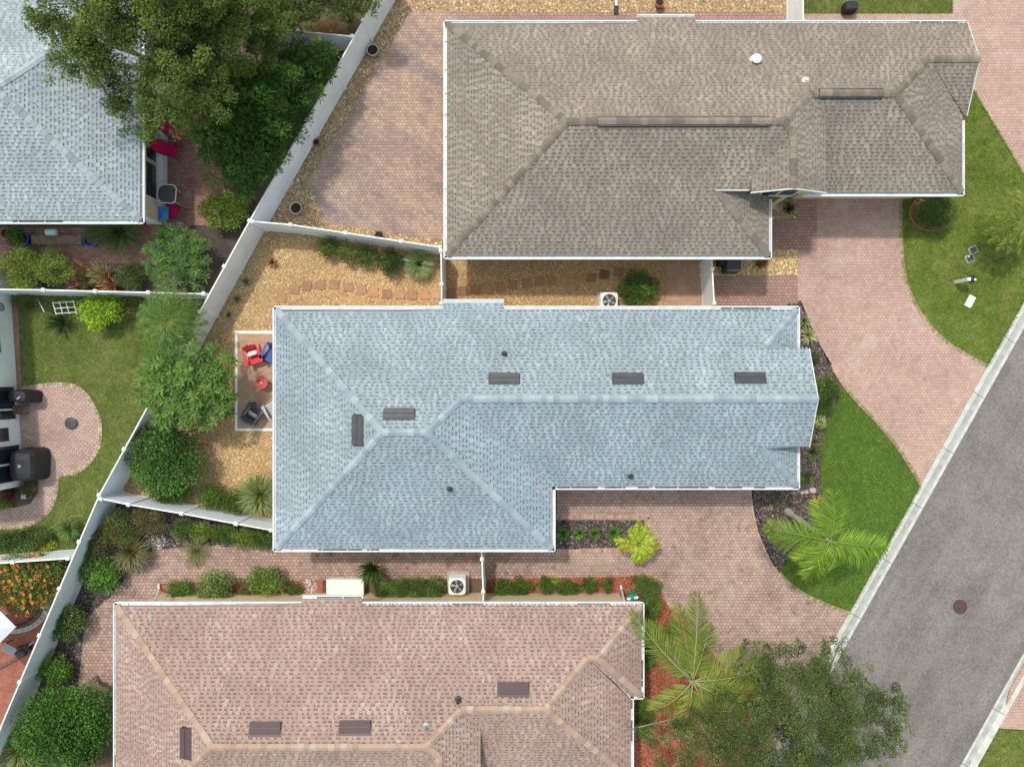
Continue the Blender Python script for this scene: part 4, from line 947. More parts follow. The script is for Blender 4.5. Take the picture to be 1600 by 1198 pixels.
G_CLIP = [(0.085, 0.135, 0.026), (0.105, 0.165, 0.032), (0.065, 0.105, 0.02)]

def dome(c, rx, ry, h, nsub, rng, z0=0.0):
    """sub-clumps over a dome whose apparent middle is at c"""
    cl = []
    rr = 0.5 * (rx + ry)
    for i in range(nsub):
        t = (i + 0.5) / nsub; a = i * 2.39996 + rng.uniform(-0.3, 0.3); q = math.sqrt(t) * 0.82 * rng.uniform(0.9, 1.08)
        z = z0 + h * (0.34 + 0.46 * math.sqrt(max(0.0, 1 - q * q))) * rng.uniform(0.88, 1.1)
        r = rr * rng.uniform(0.24, 0.36); cl.append((c[0] + rx * q * math.cos(a), c[1] + ry * q * math.sin(a), z, r))
    return cl
SEED = [500]
def shrub(label, px, py, rx, ry, h, cols, leaf=0.09, ratio=0.5, dens=1.0, nsub=None, name='shrub', cat='shrub', group=None, style='clump', flowers=None):
    SEED[0] += 1; rng = np.random.default_rng(SEED[0])
    c = P(px, py, h * 0.6); k = 1.12 * (H - h * 0.6) / H / PPM; RX, RY = rx * k, ry * k
    root = thing(name, label, cat, (c.x, c.y, 0.0), group=group)
    nsub = nsub or int(11 + 11 * (RX + RY)); sub = dome(c, RX, RY, h, nsub, rng)
    if style == 'rosette':
        tips = []
        for (x, y, z, r) in sub:
            for _ in range(max(5, int(13 * dens))): 
                dd = rng.normal(size=3); dd[2] = abs(dd[2]) * 0.7; dd /= np.linalg.norm(dd); tips.append((x + dd[0] * r, y + dd[1] * r, z + dd[2] * r * 0.9))
        Lf = rosette_leaves(tips, 9, leaf, ratio, cols, rng)
    else:
        per = dens * 7.5 / (leaf * leaf * ratio)
        Lf = clump_leaves(sub, per, leaf, ratio, cols, rng)
    V, F, C = leaves_np(*Lf); V[:, 2] = np.maximum(V[:, 2], 0.03)
    np_mesh('foliage', V, F, C, M_LEAF, root)
    st = MB()
    for i in range(0, len(sub), max(1, len(sub) // 7)):
        x, y, z, r = sub[i]; m_ = Vector(((x * 0.4 + c.x * 0.6), (y * 0.4 + c.y * 0.6), z * 0.5))
        st.tube([(c.x + rng.uniform(-0.05, 0.05), c.y + rng.uniform(-0.05, 0.05), 0.0), m_, (x, y, z)], [0.022, 0.015, 0.006], 5)
    st.build('stem', M_BARK, root)
    if flowers:
        fc, nf, fs = flowers; cl = []
        for _ in range(nf):
            x, y, z, r = sub[rng.integers(0, len(sub))]; dd = rng.normal(size=3); dd[2] = abs(dd[2]) + 0.2; dd /= np.linalg.norm(dd)
            cl.append((x + dd[0] * r * 1.05, y + dd[1] * r * 1.05, z + dd[2] * r * 1.05))
        V, F, C = leaves_np(*rosette_leaves(cl, 6, fs, 0.7, fc, rng)); np_mesh('flowers', V, F, C, M_LEAF, root)
    return root
def tuft(label, px, py, r, h, n, cols, width=0.012, name='ornamental_grass', cat='grass plant', group=None, stiff=0.5, zc=None, part='blades', base_z=0.02, rxy=None):
    """arching blades from one base"""
    SEED[0] += 1; rng = np.random.default_rng(SEED[0])
    zc = h * 0.5 if zc is None else zc; c = P(px, py, zc); Rr = r * (H - zc) / H / PPM
    root = thing(name, label, cat, (c.x, c.y, base_z), group=group)
    a = rng.uniform(0, 6.283, n); q = np.sqrt(rng.uniform(0.02, 1, n)) * Rr; hh = h * rng.uniform(0.75, 1.1, n)
    d = np.stack([np.cos(a), np.sin(a), np.zeros(n)], 1); s = np.stack([-np.sin(a), np.cos(a), np.zeros(n)], 1)
    b = np.array([c.x, c.y, base_z]) + d * rng.uniform(0, 0.12, n)[:, None] * Rr
    V = np.empty((n, 8, 3)); w = width * rng.uniform(0.7, 1.3, n)[:, None]
    for i, (t, ww) in enumerate(((0, 0.8), (0.4, 1.0), (0.75, 0.75), (1.0, 0.06))):
        z = hh * (1 - (1 - t) ** 2 if stiff < 0.6 else t) - (0 if stiff > 0.6 else 0.55 * hh * max(0, t - 0.45) ** 1.3 * (q / Rr))
        pt = b + d * (q * (t ** 1.25 if stiff < 0.6 else t))[:, None]; pt[:, 2] += z
        V[:, 2 * i] = pt - s * w * ww; V[:, 2 * i + 1] = pt + s * w * ww
    V[:, :, 2] = np.maximum(V[:, :, 2], 0.02)
    k = 8 * np.arange(n)[:, None]; F = np.concatenate([k + np.array([[2 * i, 2 * i + 1, 2 * i + 3, 2 * i + 2]]) for i in range(3)])
    C = np.repeat(pal(rng, n, np.array(cols) * 1.45, 0.18), 8, 0)
    np_mesh(part, V.reshape(-1, 3), F, C, M_FROND, root)
    return root
def frond(root, c, az, L, rise, fall, lw, nl, cols, rng, width=0.035, vshape=0.5, stemcol=(0.30, 0.34, 0.08), twist=0.0):
    """one feather frond: curved midrib with leaflets either side"""
    d = np.array([math.cos(az), math.sin(az), 0.0]); s = np.array([-math.sin(az), math.cos(az), 0.0])
    def pos(t): return np.array(c) + d * (L * (t - 0.12 * t * t * fall)) + np.array([0, 0, L * (rise * t - fall * t * t)]) + s * (twist * L * t * t)
    T = np.linspace(0.10, 0.99, nl); C = []; D = []; N = []; LL = []; WW = []
    for t in T:
        p = pos(t); tg = pos(min(t + 0.02, 1.0)) - pos(t - 0.02); tg /= np.linalg.norm(tg)
        ll = lw * (math.sin(math.pi * (0.14 + 0.80 * t)) ** 0.7) * (1 if t < 0.9 else 0.8)
        for sg in (-1, 1):
            ang = vshape + 0.35 * t + rng.normal(0, 0.09)
            dd = s * sg * math.cos(ang) + tg * math.sin(ang) + np.array([0, 0, rng.uniform(-0.65, 0.2)])
            C.append(p); D.append(dd); N.append(np.array([0, 0, 1.0]) + s * sg * 0.5 + rng.normal(0, 0.25, 3)); LL.append(ll * rng.uniform(0.8, 1.12)); WW.append(width * rng.uniform(0.8, 1.2))
    n = len(C); cl_ = np.array(cols, float); cc = (0.6 * cl_[rng.integers(0, len(cols))] + 0.4 * cl_[rng.integers(0, len(cols), n)]) * (1 + rng.normal(0, 0.22, (n, 1)))
    V, F, K = leaves_np(np.array(C), np.array(D), np.array(N), np.array(LL), np.array(WW), np.clip(cc, 0.004, 0.9), 0.2)
    st = MB(); ts = np.linspace(0, 1, 9); st.tube([pos(t) for t in ts], [0.028 * (1 - 0.8 * t) * (L / 2.4) ** 0.5 for t in ts], 4)
    sv = np.array(st.v); o = len(V); sf = []
    for f in st.f:
        for i in range(1, len(f) - 1): sf.append((f[0] + o, f[i] + o, f[i + 1] + o))
    V = np.concatenate([V, sv]); F = np.concatenate([F, np.array(sf)]); K = np.concatenate([K, np.tile(stemcol, (len(sv), 1))])
    np_mesh('frond', V, F, K, M_FROND, root)
def palm(label, crown_px, zc, base_px, fronds, cols, lw, nl, name='palm_tree', cat='palm', trunk_r=0.11, width=0.035, seed=1, trunk=True, stem=(0.30, 0.34, 0.08)):
    rng = np.random.default_rng(seed); c = P(*crown_px, zc); b = P(*base_px) if base_px else Vector((c.x, c.y, 0))
    root = thing(name, label, cat, (b.x, b.y, 0))
    if trunk:
        t = MB(); n = 14; pts = []; rad = []
        for i in range(n):
            u = i / (n - 1); p = b.lerp(Vector((c.x, c.y, c.z)), u); pts.append(p); rad.append(trunk_r * (1.5 - 0.9 * min(1, u * 4) if u < 0.25 else (1.0 - 0.35 * u)) * (1.05 if i % 2 else 0.97))
        t.tube(pts, rad, 12); t.build('trunk', M_PALMBARK, root, smooth=True)
        if zc > 3: MB().tube([c - Vector((0, 0, 0.75)), c - Vector((0, 0, 0.3)), c + Vector((0, 0, 0.12))], [trunk_r * 0.75, trunk_r * 0.95, 0.04], 10).build('crownshaft', M_CROWNSH, root, smooth=True)
    for (az, L, rise, fall, *tw) in fronds:
        frond(root, (c.x, c.y, c.z), R(az), L, rise, fall, lw, nl, cols, rng, width, stemcol=stem, twist=tw[0] if tw else 0.0)
    return root
M_CROWNSH = plain('green_crownshaft', (0.16, 0.24, 0.06), 0.5, 0.3, 0.1)

def tree(label, base, clumps, leaf, ratio, cols, dens, seed, name='tree', trunk_r=0.22, droop=0.2, mat=None, flat=0.7, twigs=2, bark=None, spread=1.0):
    """clumps in (px, py, z, r metres): limbs run from the trunk to every clump"""
    rng = np.random.default_rng(seed); b = Vector((*base, 0))
    root = thing(name, label, 'tree', b)
    big = [(*P(x, y, z), r * 1.12) for x, y, z, r in clumps]; sub = []
    zt = min(c[2] for c in big) * 0.45; fork = b + Vector((0, 0, zt))
    tr = MB(); tr.tube([b, b + Vector((0.05, 0.03, zt * 0.5)), fork], [trunk_r * 1.25, trunk_r, trunk_r * 0.85], 10)
    tr.build('trunk', bark or M_BARK, root, smooth=True); lm = MB()
    for (x, y, z, r) in big:
        e = Vector((x, y, z)); m_ = fork.lerp(e, 0.6) + Vector((rng.normal(0, 0.45), rng.normal(0, 0.45), 0.35)); L = (e - fork).length
        lo = e - Vector((0, 0, r * 0.45)); lm.tube([fork, fork.lerp(m_, 0.5) - Vector((0, 0, 0.3)), m_ - Vector((0, 0, 0.8)), lo], [trunk_r * 0.42, trunk_r * 0.28, trunk_r * 0.17, 0.015], 6)
        ns = max(6, int(17 * r * spread))
        for i in range(ns):
            dd = rng.normal(size=3); dd /= np.linalg.norm(dd); dd[2] *= 0.6; q = r * rng.uniform(0.35, 1.0)
            s_ = (x + dd[0] * q, y + dd[1] * q, z + dd[2] * q, r * rng.uniform(0.20, 0.38)); sub.append(s_)
            if i % twigs == 0:
                sv_ = Vector(s_[:3]); lm.tube([lo, lo.lerp(sv_, 0.5) + Vector((rng.normal(0, 0.1), rng.normal(0, 0.1), 0.0)), sv_], [0.016, 0.010, 0.004], 4)
    lm.build('limbs', bark or M_BARK, root)
    per = dens * 6.0 / (leaf * leaf * ratio)
    V, F, C = leaves_np(*clump_leaves(sub, per, leaf, ratio, cols, rng, droop=droop, flat=flat)); np_mesh('crown', V, F, C, M_LEAF, root)
    return root

# big trees
OAK = [(0.066, 0.105, 0.02), (0.088, 0.134, 0.027), (0.048, 0.082, 0.016), (0.128, 0.181, 0.036)]
tree('large loose crowned oak spreading over the pale blue grey roof at upper left', P2(320, 150),
     [(75, 20, 6.6, 0.8), (58, 18, 6.4, 0.45), (110, 45, 6.8, 1.0), (130, 90, 6.4, 1.0), (98, 108, 6.1, 0.6), (155, 30, 7.2, 1.0), (165, 95, 6.4, 0.6), (200, 20, 7.4, 1.1), (235, 55, 7.2, 1.0), (255, 10, 7.6, 1.2), (285, 70, 6.8, 1.2), (320, 25, 6.4, 1.2),
      (270, 120, 6.9, 1.0), (215, 130, 5.9, 0.7), (180, 150, 5.7, 0.7), (205, 180, 5.5, 0.7), (245, 165, 6.0, 0.8), (315, 120, 5.8, 1.1), (360, 70, 5.6, 1.1), (375, 20, 5.6, 1.0), (290, 175, 6.0, 0.8), (335, 165, 6.2, 0.8), (410, 60, 4.6, 0.9), (230, 205, 5.3, 0.5), (410, 15, 4.8, 1.0), (300, -30, 7.6, 1.2), (380, -30, 5, 1.2), (200, -30, 7.2, 1.1)],
     0.095, 0.5, OAK, 1.7, 31, trunk_r=0.26, twigs=5)
FEA = [(0.036, 0.090, 0.014), (0.055, 0.120, 0.018), (0.028, 0.068, 0.012), (0.090, 0.170, 0.026)]
tree('dense dark green feathery tree beside the upper left fence', P2(430, 165),
     [(390, 130, 3.2, 1.0), (440, 110, 3.0, 1.0), (485, 95, 2.5, 0.8), (512, 88, 2.3, 0.5), (462, 150, 2.4, 0.9), (410, 175, 3.2, 1.0), (365, 185, 3.3, 1.0), (330, 210, 3.2, 0.8), (380, 230, 3.0, 1.0), (415, 240, 2.4, 0.75), (345, 255, 2.8, 0.75), (385, 285, 2.3, 0.75), (355, 140, 3.6, 0.9), (480, 130, 2.2, 0.65), (445, 195, 2.4, 0.75), (505, 118, 2.0, 0.4), (425, 215, 2.4, 0.7), (400, 262, 2.2, 0.6)],
     0.20, 0.22, FEA, 2.0, 32, trunk_r=0.16, droop=0.05, flat=0.8, spread=1.6, twigs=6)
tree('shaggy olive green tree along the top edge behind the short fence', P2(440, 20),
     [(420, 20, 3.0, 0.9), (455, 12, 3.2, 0.9), (490, 15, 3.0, 0.7), (510, -15, 3.0, 0.9), (545, 0, 2.6, 0.7), (572, 8, 2.7, 0.5), (460, -25, 3, 0.9)],
     0.10, 0.5, [(0.06, 0.09, 0.024), (0.085, 0.115, 0.03), (0.11, 0.12, 0.035)], 1.6, 33, trunk_r=0.1, twigs=6, spread=1.4)
OAK2 = [(0.062, 0.092, 0.026), (0.085, 0.116, 0.03), (0.048, 0.074, 0.021), (0.119, 0.148, 0.04)]
tree('wispy pale branched oak overhanging the road at the lower right', P2(1185, 1100),
     [(1175, 1010, 4.8, 0.40), (1260, 1015, 5.0, 0.50), (1300, 1020, 5.0, 0.55), (1210, 1050, 5.4, 0.9), (1265, 1050, 5.6, 0.9), (1310, 1060, 5.4, 0.8), (1350, 1070, 5.2, 0.7), (1390, 1085, 5.0, 0.6), (1375, 1120, 5.2, 0.8), (1320, 1110, 5.8, 1.0), (1260, 1100, 6.0, 1.1), (1200, 1110, 5.8, 1.0),
      (1145, 1120, 5.4, 0.9), (1095, 1135, 5.1, 0.8), (1050, 1140, 4.8, 0.6), (1020, 1155, 4.7, 0.5), (1290, 1155, 5.8, 1.1), (1350, 1160, 5.3, 0.9), (1395, 1150, 5.0, 0.45), (1220, 1165, 5.8, 1.1), (1150, 1175, 5.4, 1.0), (1085, 1185, 5.0, 0.9), (1300, 1210, 5.4, 1.2), (1370, 1200, 5.0, 0.7), (1180, 1230, 5.4, 1.2), (1040, 1210, 4.8, 0.7), (1240, 1240, 5.4, 1.2), (990, 1140, 4.6, 0.25), (1158, 1003, 4.8, 0.2), (1190, 1008, 4.8, 0.25), (1285, 1000, 5.0, 0.25), (1315, 1008, 5.0, 0.3), (1412, 1100, 5.0, 0.35), (1414, 1135, 4.9, 0.3), (1405, 1172, 4.8, 0.35), (1160, 1045, 5.0, 0.4)],
     0.075, 0.48, OAK2, 1.15, 34, trunk_r=0.2, twigs=4, bark=plain('pale_bark', (0.36, 0.34, 0.29), 0.9, 0.1, 0.2, 5))
M_ = SEED
# plumeria like small tree and other back yard shrubs
shrub('broad bushy tree with long glossy leaves beside the tile patio and diagonal fence', 300, 602, 70, 60, 3.0, [(0.085, 0.155, 0.028), (0.115, 0.195, 0.034), (0.065, 0.125, 0.022)], 0.30, 0.27, 1.0, 30, name='small_tree', cat='tree', style='rosette')
shrub('large rounded dark green shrub in the corner of the gravel yard', 258, 718, 52, 53, 2.1, [(0.05, 0.105, 0.02), (0.07, 0.135, 0.026), (0.035, 0.08, 0.016)], 0.11, 0.55, 1.1)
shrub('low green shrub at the foot of the large rounded gravel yard shrub', 268, 768, 34, 16, 0.9, G_MID, 0.08, 0.5)
shrub('small round shrub left of two by the gravel yard fence', 332, 776, 22, 20, 0.8, G_MID, 0.07, 0.5)
shrub('small round shrub right of two by the gravel yard fence, next to the fountain grass', 370, 782, 24, 21, 0.8, G_MID, 0.07, 0.5)
tuft('pale green fountain grass clump at the grey roofed house gutter', 408, 772, 38, 1.0, 900, [(0.16, 0.20, 0.06), (0.20, 0.23, 0.09), (0.11, 0.15, 0.04)])
for (x, y, rx, ry, c, lab) in ((512, 387, 17, 16, G_MID, 'leafy shrub leftmost in the row along the gravel yard fence'), (544, 395, 15, 16, G_OLIVE, 'thin olive shrub second from left in the row along the gravel yard fence'),
                       (572, 400, 17, 16, G_MID, 'green shrub in the middle of the row along the gravel yard fence'), (610, 410, 20, 20, G_DARK, 'round dense shrub beside the striped grass clump in the gravel yard')):
    shrub(lab, x, y, rx, ry, 0.8, c, 0.075, 0.45, group='shrubs along the gravel yard fence')
tuft('striped green and cream grass clump at the end of the gravel yard row', 655, 413, 27, 0.75, 700, [(0.14, 0.19, 0.05), (0.26, 0.29, 0.13), (0.09, 0.14, 0.03)])
tuft('tiny rust coloured plant alone in the tan gravel', 426, 410, 10, 0.3, 60, [(0.16, 0.06, 0.015), (0.22, 0.10, 0.02)], 0.016, name='small_plant', cat='plant')
for (x, y, r_, lab) in ((385, 440, 8, 'small weed in the tan gravel near the diagonal fence'), (358, 492, 6, 'smallest weed in the gravel by the diagonal fence'), (371, 467, 9, 'yellowish weed in the gravel between two others')):
    tuft(lab, x, y, r_, 0.2, 50, [(0.12, 0.14, 0.05), (0.08, 0.10, 0.03)], 0.01, name='weed', cat='plant', group='weeds in the gravel')
shrub('square clipped green shrub beside the air conditioner between the roofs', 997, 451, 29, 27, 1.1, [(0.06, 0.12, 0.02), (0.085, 0.15, 0.026), (0.04, 0.085, 0.015)], 0.08, 0.5, 1.2)
tuft('dark plant in the small gravel square by the entry', 1232, 326, 11, 0.4, 130, [(0.07, 0.065, 0.02), (0.04, 0.05, 0.015)], 0.014, name='small_plant', cat='plant')
shrub('rust brown little shrub under the brown roof corner', 1190, 411, 11, 8, 0.4, [(0.22, 0.07, 0.025), (0.15, 0.055, 0.02)], 0.05, 0.5)
# below the fence, side bed
shrub('tangled brown and green shrub in the fence corner', 190, 822, 32, 24, 1.3, G_BROWN + G_MID, 0.10, 0.25)
shrub('brownish twiggy shrub below the fence left of the clipped hedge', 232, 815, 30, 20, 1.2, G_BROWN, 0.11, 0.2)
tuft('brown tipped spiky grass beside the side path', 205, 862, 38, 0.9, 520, [(0.13, 0.12, 0.05), (0.10, 0.105, 0.035), (0.17, 0.14, 0.07)], 0.013)
shrub('bright green leafy shrub at the bend of the side path', 158, 892, 32, 30, 1.0, [(0.08, 0.17, 0.02), (0.11, 0.21, 0.03), (0.06, 0.12, 0.018)], 0.10, 0.5)
shrub('dark shrub against the diagonal fence above the bright green one', 158, 850, 26, 26, 1.2, G_DARK + G_BROWN, 0.09, 0.4)
for i, (x, y) in enumerate(((287, 826), (318, 829), (350, 834), (382, 840), (412, 843))):
    shrub(['first hedge shrub from the left below the gravel yard fence', 'second hedge shrub from the left below the gravel yard fence', 'third hedge shrub from the left below the gravel yard fence', 'fourth hedge shrub from the left below the gravel yard fence', 'hedge shrub touching the grey roof corner below the fence'][i], x, y, 21, 15, 0.85, G_YEL if i % 2 else G_MID, 0.065, 0.5, group='clipped hedge below the fence')
tuft('thin grass overhanging the side path below the hedge', 308, 862, 30, 0.4, 190, [(0.14, 0.16, 0.05), (0.18, 0.17, 0.08)], 0.008, stiff=0.2)
shrub('glossy shrub against the diagonal fence above the small round one', 108, 972, 24, 32, 1.0, [(0.075, 0.125, 0.028), (0.11, 0.16, 0.04), (0.05, 0.09, 0.02)], 0.12, 0.42)
shrub('small round bright shrub against the lower diagonal fence', 86, 1046, 25, 25, 0.9, G_FRESH, 0.09, 0.55)
shrub('wide round deep green shrub beside the weathered bench', 106, 1135, 67, 58, 2.4, [(0.045, 0.115, 0.014), (0.065, 0.15, 0.02), (0.032, 0.08, 0.012)], 0.12, 0.55, 1.1)
tuft('long bladed yellowing grass at the lower left corner', 35, 1170, 46, 1.1, 420, [(0.16, 0.19, 0.05), (0.10, 0.14, 0.035)], 0.018)
# bed along the pink roofed house
shrub('low bright green shrub leftmost in the bed along the pink roof', 283, 921, 22, 15, 0.7, G_FRESH, 0.07, 0.5)
shrub('taller variegated shrub in the bed along the pink roof', 337, 915, 32, 23, 0.95, [(0.13, 0.18, 0.05), (0.20, 0.26, 0.09), (0.07, 0.12, 0.025)], 0.085, 0.5)
shrub('loose light green shrub in the bed left of the white storage box', 415, 906, 32, 20, 0.9, [(0.11, 0.18, 0.03), (0.15, 0.23, 0.045), (0.08, 0.13, 0.022)], 0.085, 0.5)
shrub('reddish yellow small shrub between two green ones by the pink roof', 388, 922, 14, 10, 0.45, [(0.18, 0.16, 0.04), (0.22, 0.10, 0.04), (0.10, 0.14, 0.03)], 0.06, 0.45)
shrub('small dark shrub nearest the white storage box', 460, 921, 13, 11, 0.5, G_MID, 0.06, 0.5)
tuft('fan shaped green yucca beside the white storage box', 580, 890, 21, 1.0, 160, [(0.07, 0.15, 0.03), (0.11, 0.20, 0.05), (0.05, 0.11, 0.02)], 0.020, name='yucca', cat='plant', stiff=0.8, part='leaves')
for i, (x, lab) in enumerate(((600, 'clipped hedge shrub nearest the fan shaped yucca'), (625, 'second clipped hedge shrub from the yucca'), (652, 'third clipped hedge shrub from the yucca'), (678, 'clipped hedge shrub nearest the air conditioner by the pink roof'))):
    shrub(lab, x, 919, 17, 18, 0.9, G_CLIP, 0.055, 0.55, 1.1, group='clipped hedge by the pink roof')
for (x, y, rx, ry, lab, c) in ((785, 918, 14, 13, 'dark little shrub nearest the narrow fence in the red mulch', G_DARK), (813, 917, 17, 13, 'wide dark little shrub second in the red mulch row', G_DARK), (853, 914, 13, 12, 'little shrub in the middle of the red mulch row', G_DARK),
                          (885, 918, 18, 11, 'widest little shrub in the red mulch row', G_DARK), (920, 914, 13, 11, 'little shrub left of the last in the red mulch row', G_DARK), (948, 914, 9, 11, 'last narrow little shrub in the red mulch row', G_DARK)):
    shrub(lab, x, y, rx * 1.1, ry * 1.1, 0.5, G_MID, 0.055, 0.55, 1.1, group='little shrubs in the red mulch')
shrub('tiny lime green plant on top of the red mulch row', 866, 907, 7, 6, 0.5, G_LIME, 0.05, 0.5, name='small_plant', cat='plant')
for i, (x, y, rx, ry, lab) in enumerate(((1010, 915, 22, 17, 'clipped hedge block at the driveway corner of the pink roof'), (1016, 946, 17, 20, 'clipped hedge block second along the pink roof gutter'), (1013, 985, 14, 22, 'clipped hedge block third along the pink roof gutter'), (1012, 1025, 12, 24, 'clipped hedge block in the palm shade beside the gutter'), (1004, 1120, 13, 34, 'long clipped hedge block lowest along the pink roof'))):
    shrub(lab, x, y, rx, ry, 0.9, G_CLIP, 0.055, 0.55, 1.15, group='clipped hedge along the pink roof gutter')
shrub('small round olive shrub alone in the red mulch near the big palm', 1051, 984, 14, 16, 0.5, G_OLIVE, 0.05, 0.5)
shrub('grassy green shrub under the big palm at the driveway edge', 1190, 1050, 30, 24, 1.0, G_FRESH, 0.16, 0.12)
# planting strip
for i, (x, lab) in enumerate(((880, 'strappy tuft nearest the grey roof gutter in the planting strip'), (906, 'second strappy tuft from the gutter in the planting strip'), (930, 'third strappy tuft from the gutter in the planting strip'), (959, 'largest strappy tuft beside the yellow palm'))):
    tuft(lab, x, 833, 12 if i < 3 else 14, 0.42, 90, [(0.07, 0.17, 0.02), (0.12, 0.22, 0.04), (0.05, 0.12, 0.015)], 0.016, name='strappy_plant', cat='plant', group='tufts in the planting strip')
palm('small yellow green palm on the driveway planting strip', (998, 850), 1.6, None, [(88, 1.0, 0.30, 0.5), (176, 1.05, 0.25, 0.6), (200, 0.95, 0.25, 0.7), (-8, 1.05, 0.3, 0.6), (262, 0.95, 0.2, 0.6), (285, 1.0, 0.15, 0.6), (12, 0.9, 0.35, 0.6), (60, 0.9, 0.6, 0.7), (120, 0.8, 0.6, 0.6), (318, 0.9, 0.3, 0.6)],
     [(0.27, 0.33, 0.02), (0.35, 0.36, 0.025), (0.22, 0.34, 0.02)], 0.34, 26, trunk_r=0.05, width=0.055, seed=41)
# front bed of the grey roofed house
palm('palm with pale leaning trunk on the mulch corner of the middle lawn', (1296, 845), 4.9, (1228, 797), [(166, 2.45, 0.30, 0.50, 0.06), (184, 2.0, 0.1, 0.6), (84, 2.05, 0.50, 0.5, 0.05), (104, 1.7, 0.45, 0.55), (-5, 2.5, 0.35, 0.45, -0.06), (-24, 2.2, 0.2, 0.55), (246, 1.9, 0.15, 0.6, 0.1), (225, 1.5, 0.15, 0.7), (300, 1.5, 0.15, 0.75)],
     [(0.13, 0.24, 0.02), (0.17, 0.27, 0.022), (0.25, 0.34, 0.02), (0.105, 0.19, 0.022)], 0.78, 88, trunk_r=0.13, width=0.030, seed=42)
tuft('cream striped spider like plant by the grey gable corner', 1263, 524, 17, 0.5, 90, [(0.30, 0.30, 0.16), (0.22, 0.25, 0.09), (0.36, 0.35, 0.20)], 0.020, name='variegated_plant', cat='plant')
tuft('smaller striped plant above the spider like plant', 1256, 502, 12, 0.4, 60, [(0.12, 0.16, 0.05), (0.2, 0.22, 0.1)], 0.018, name='variegated_plant', cat='plant')
shrub('low dark green plant in the mulch beside the gable', 1272, 560, 8, 10, 0.4, G_DARK, 0.07, 0.5, name='small_plant', cat='plant')
shrub('wide feathery shrub along the mulch edge beside the gable end', 1292, 607, 19, 21, 0.9, G_MID + G_OLIVE[:1], 0.12, 0.2)
shrub('second feathery shrub just below the wide one at the gable end', 1288, 634, 15, 13, 0.7, G_MID, 0.10, 0.22)
shrub('pale yellow green round plant below the gable point', 1281, 659, 10, 11, 0.5, [(0.22, 0.27, 0.09), (0.27, 0.32, 0.11)], 0.06, 0.6, name='small_plant', cat='plant')
tuft('red and green bromeliad in the mulch right of the gable', 1272, 690, 11, 0.35, 40, [(0.22, 0.07, 0.04), (0.08, 0.12, 0.03)], 0.022, name='bromeliad', cat='plant')
tuft('dark strappy plant in the mulch under the gable corner', 1270, 706, 17, 0.45, 90, [(0.05, 0.085, 0.02), (0.09, 0.12, 0.035)], 0.016, name='strappy_plant', cat='plant')
shrub('small green shrub at the front corner gutter of the grey roof', 1259, 748, 10, 12, 0.5, G_MID, 0.06, 0.5)
tuft('coral red bromeliad in the mulch above the palm', 1277, 779, 11, 0.3, 46, [(0.36, 0.10, 0.06), (0.42, 0.16, 0.10)], 0.018, name='bromeliad', cat='plant')
for (x, y, r_, lab) in ((1201, 791, 8, 'small starry plant leftmost in the dark mulch'), (1220, 787, 7, 'small starry plant beside the palm trunk foot'), (1198, 813, 9, 'pinkish starry plant below the leftmost one in the mulch'), (1209, 832, 9, 'pinkish starry plant nearest the lower driveway edge'), (1234, 780, 5, 'tiniest starry plant above the palm trunk foot')):
    tuft(lab, x, y, r_, 0.22, 26, [(0.26, 0.20, 0.11), (0.20, 0.19, 0.07), (0.34, 0.21, 0.15)], 0.013, name='starry_plant', cat='plant', group='starry plants in the dark mulch')
# right lawn
shrub('rounded clipped shrub in a red ringed bed under the brown garage gutter', 1460, 333, 33, 25, 1.1, [(0.07, 0.125, 0.022), (0.095, 0.155, 0.03), (0.05, 0.095, 0.016)], 0.06, 0.5, 1.2)
palm('short feathery palm cut by the right edge of the photo', (1592, 345), 2.0, (1570, 357), [(a_, 1.5, 0.4, 0.6) for a_ in range(0, 360, 20)] + [(a_ + 9, 1.1, 0.7, 0.6) for a_ in range(0, 360, 40)],
     [(0.15, 0.19, 0.03), (0.19, 0.22, 0.035), (0.11, 0.16, 0.025)], 0.40, 40, trunk_r=0.1, width=0.026, seed=43)
palm('big feathery palm rising over the red mulch beside the pink roof', (1082, 1064), 4.3, (1040, 1003), [(88, 3.5, 0.32, 0.40, -0.04), (76, 2.4, 0.4, 0.5, -0.08), (136, 3.6, 0.25, 0.38, -0.06), (8, 3.2, 0.3, 0.5, -0.05), (-14, 3.4, 0.25, 0.5), (-36, 3.2, 0.2, 0.55), (-62, 3.0, 0.2, 0.55), (-95, 2.8, 0.2, 0.6), (-130, 2.4, 0.15, 0.65), (128, 2.6, 0.1, 0.5), (98, 2.9, 0.15, 0.5), (20, 2.6, 0.15, 0.5), (-25, 2.6, 0.45, 0.6)],
     [(0.12, 0.17, 0.026), (0.15, 0.20, 0.03), (0.185, 0.225, 0.032), (0.10, 0.15, 0.026)], 0.78, 100, trunk_r=0.14, width=0.032, seed=44, stem=(0.40, 0.42, 0.20))
